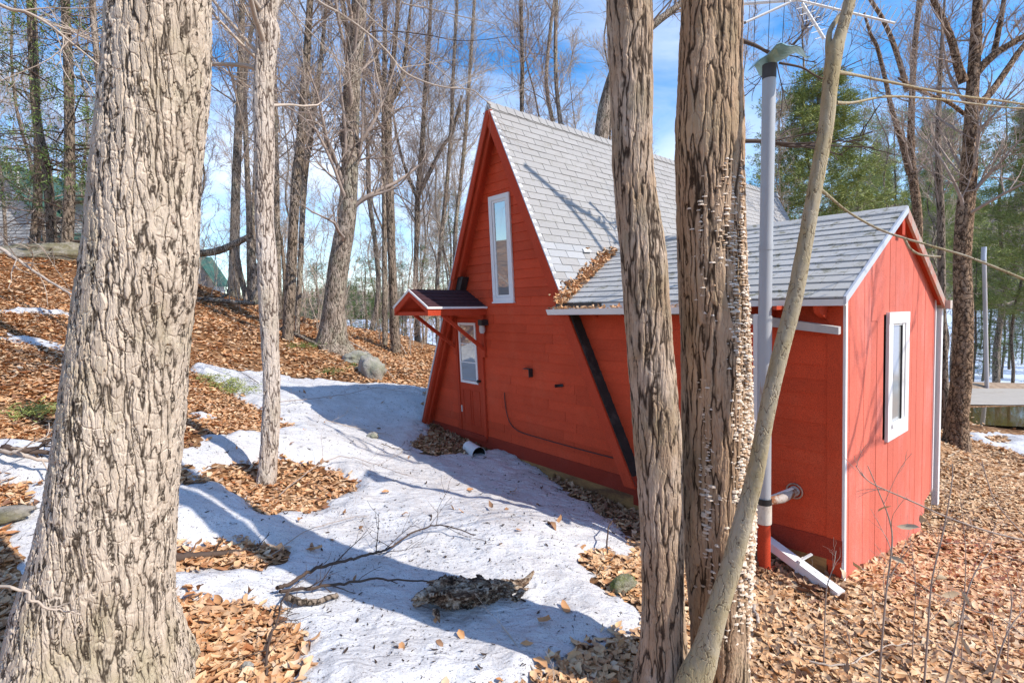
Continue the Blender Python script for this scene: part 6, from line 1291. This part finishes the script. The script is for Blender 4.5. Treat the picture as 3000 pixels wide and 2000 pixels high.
spindle('whip from the top edge just right of the slender trunk', [(640, -80), (650, 0), (700, 60), (780, 140), (860, 200)], 6, .010, .003, 35, (), 14, 1.3, 'overhanging_branch', 'twig_pale', n2=5)
spindle('whip sweeping in front of the ridge-top forest', [(760, -80), (850, 40), (960, 120), (1060, 200), (1130, 230)], 6.8, .009, .003, 36, (), 14, 1.3, 'overhanging_branch', 'twig_pale', n2=5)
spindle('dead crooked bough at the upper left corner', [(-60, -20), (20, 20), (60, 28), (110, 55), (160, 95), (240, 160)], 5.2, .018, .008, 37, (), 12, .9, 'overhanging_branch', 'twig_pale', n2=4)
spindle('dark bough reaching from the close pair towards the vent cap', [(1700, 92), (1745, 110), (1790, 140)], 6.5, .028, .012, 38, (), 6, .8, 'overhanging_branch', 'twig_dark', n2=4)
spindle('dark curved branch beyond the vent cap', [(1785, 140), (1830, 95), (1850, 60), (1855, 20)], 6.6, .013, .005, 39, (), 8, .7, 'overhanging_branch', 'twig_dark', n2=4)
spindle('dark kinked branch from the vent cap towards the olive trunk', [(1790, 145), (1840, 155), (1870, 172), (1895, 180), (1930, 160), (1985, 135)], 6.6, .015, .005, 40, (), 7, .7, 'overhanging_branch', 'twig_dark', n2=4)
spindle('dark limb between the close pair and the olive trunk', [(1700, 324), (1760, 325), (1810, 335), (1850, 335), (1890, 325)], 7.5, .032, .018, 41, (), 6, 1.0, 'overhanging_branch', 'twig_dark', n2=4)
# the limb that throws its shadow over the main roof: placed up-sun of the roof, in the crown of the olive tree's neighbour
def upsun(a, b, z, t): return H2W(a, b, z) + sund * t
rp = [(-3.62, .05, 4.0), (-3.42, .55, 3.6), (-3.2, .85, 3.15), (-3.02, 1.0, 2.75), (-2.9, 1.1, 2.5)]; rp2 = [(-3.42, .6, 3.6), (-3.3, 1.1, 3.35), (-3.12, 1.45, 2.98), (-2.95, 1.9, 2.62)]
lb = thing('overhanging_branch', 'knobbly limb high above the wing, shading the main roof', 'branch', upsun(*rp[2], 5.0))
for k, r_ in enumerate((rp, rp2)):
    q = resample(np.array([upsun(*x, 5.0) for x in r_]), 30); v, f = tubes(q[None], np.linspace(.022, .012, 30)[None] * (1 + .5 * (rnd.random()))[None] if False else np.linspace(.042, .022, 30)[None], 8); obj('limb', v, f, M['twig_dark'], lb, True)
    rs = np.random.RandomState(90 + k); a, ra = kids(q[None], np.full((1, 30), .03), 8, .05, .98, .22, .9, rs, .1, .3, 4, .9, .016, .5); 
    for i in range(len(a)): v, f = tubes(a[i:i + 1], ra[i:i + 1] * 1.3, 6); obj('bud_spur', v, f, M['twig_dark'], lb, True)
# twiggy bough up-sun of the gable end; its shadow falls on the red planks
lb = thing('overhanging_branch', 'twiggy bough right of the wing, outside the frame, shading the red planks', 'branch', H2W(.05, 1.0, 1.6) + sund * 6)
for k, r_ in enumerate(([(.05, -.3, .7), (.05, .3, 1.25), (.05, .6, 1.9), (.05, .8, 2.6)], [(.05, .0, .95), (.05, .8, 1.1), (.05, 1.5, 1.7), (.05, 2.2, 2.1)])):
    q = resample(np.array([H2W(*x) + sund * 6 for x in r_]), 24); R_ = np.linspace(.02, .010, 24); v, f = tubes(q[None], R_[None], 7); obj('limb', v, f, M['twig'], lb, True)
    rs = np.random.RandomState(190 + k); a, ra = kids(q[None], R_[None], 9, .05, .98, .9, .8, rs, .1, .12, 6, .7, .006, .4); b, rb = kids(a, ra, 4, .1, 1, .4, .7, rs, .1, .15, 4, .7, .004, .4); v, f = cat([tubes(a, ra, 5), tubes(b, rb, 3)]); obj('twigs', v, f, M['twig'], lb)
# evergreen sprigs and moss in the leaves
rs = np.random.RandomState(95)
for (x, y), n_, s_ in (((545, 905), 70, .16), ((520, 890), 60, .14), ((480, 878), 40, .12), ((690, 800), 60, .2), ((820, 845), 40, .2), ((760, 860), 30, .15), ((90, 955), 60, .12)):
    p = gpt(x * S, y * S); tp = p + np.c_[rs.randn(n_, 2) * s_, rs.rand(n_) * .08 + .03]; dr = rs.randn(n_, 3); dr[:, 2] = .2; dr /= np.linalg.norm(dr, axis=1, keepdims=True)
    v, f = sprays(tp, dr, rs, 8, .07, .005, 0); tag(obj('ground_cover', v, f, M['pine'] if y > 870 else M['hemlock']), kind='stuff')
# undergrowth brush between the far trunks
bl = []
for k in range(150):
    Y = rs.uniform(14, 34); d = rs.uniform(-.62, -.15); x = d * Y; 
    if not clear_of(x, Y): continue
    z = hz1(x, Y); st = np.array([[x, Y, z], [x + rs.randn() * .2, Y, z + 1.2], [x + rs.randn() * .4, Y + .2, z + 2.6]]); P0 = resample(st, 10)[None]; R0 = np.linspace(.014, .005, 10)[None]
    a, ra = kids(P0, R0, 9, .1, 1, 1.0, .8, rs, .2, .15, 5, .6, .004, .4); b, rb = kids(a, ra, 5, .2, 1, .45, .7, rs, .1, .2, 4, .6, .0035, .5); bl += [tubes(P0, R0, 4), tubes(a, ra, 3), tubes(b, rb, 3)]
v, f = cat(bl); tag(obj('underbrush', v, f, M['twig_pale']), kind='stuff')
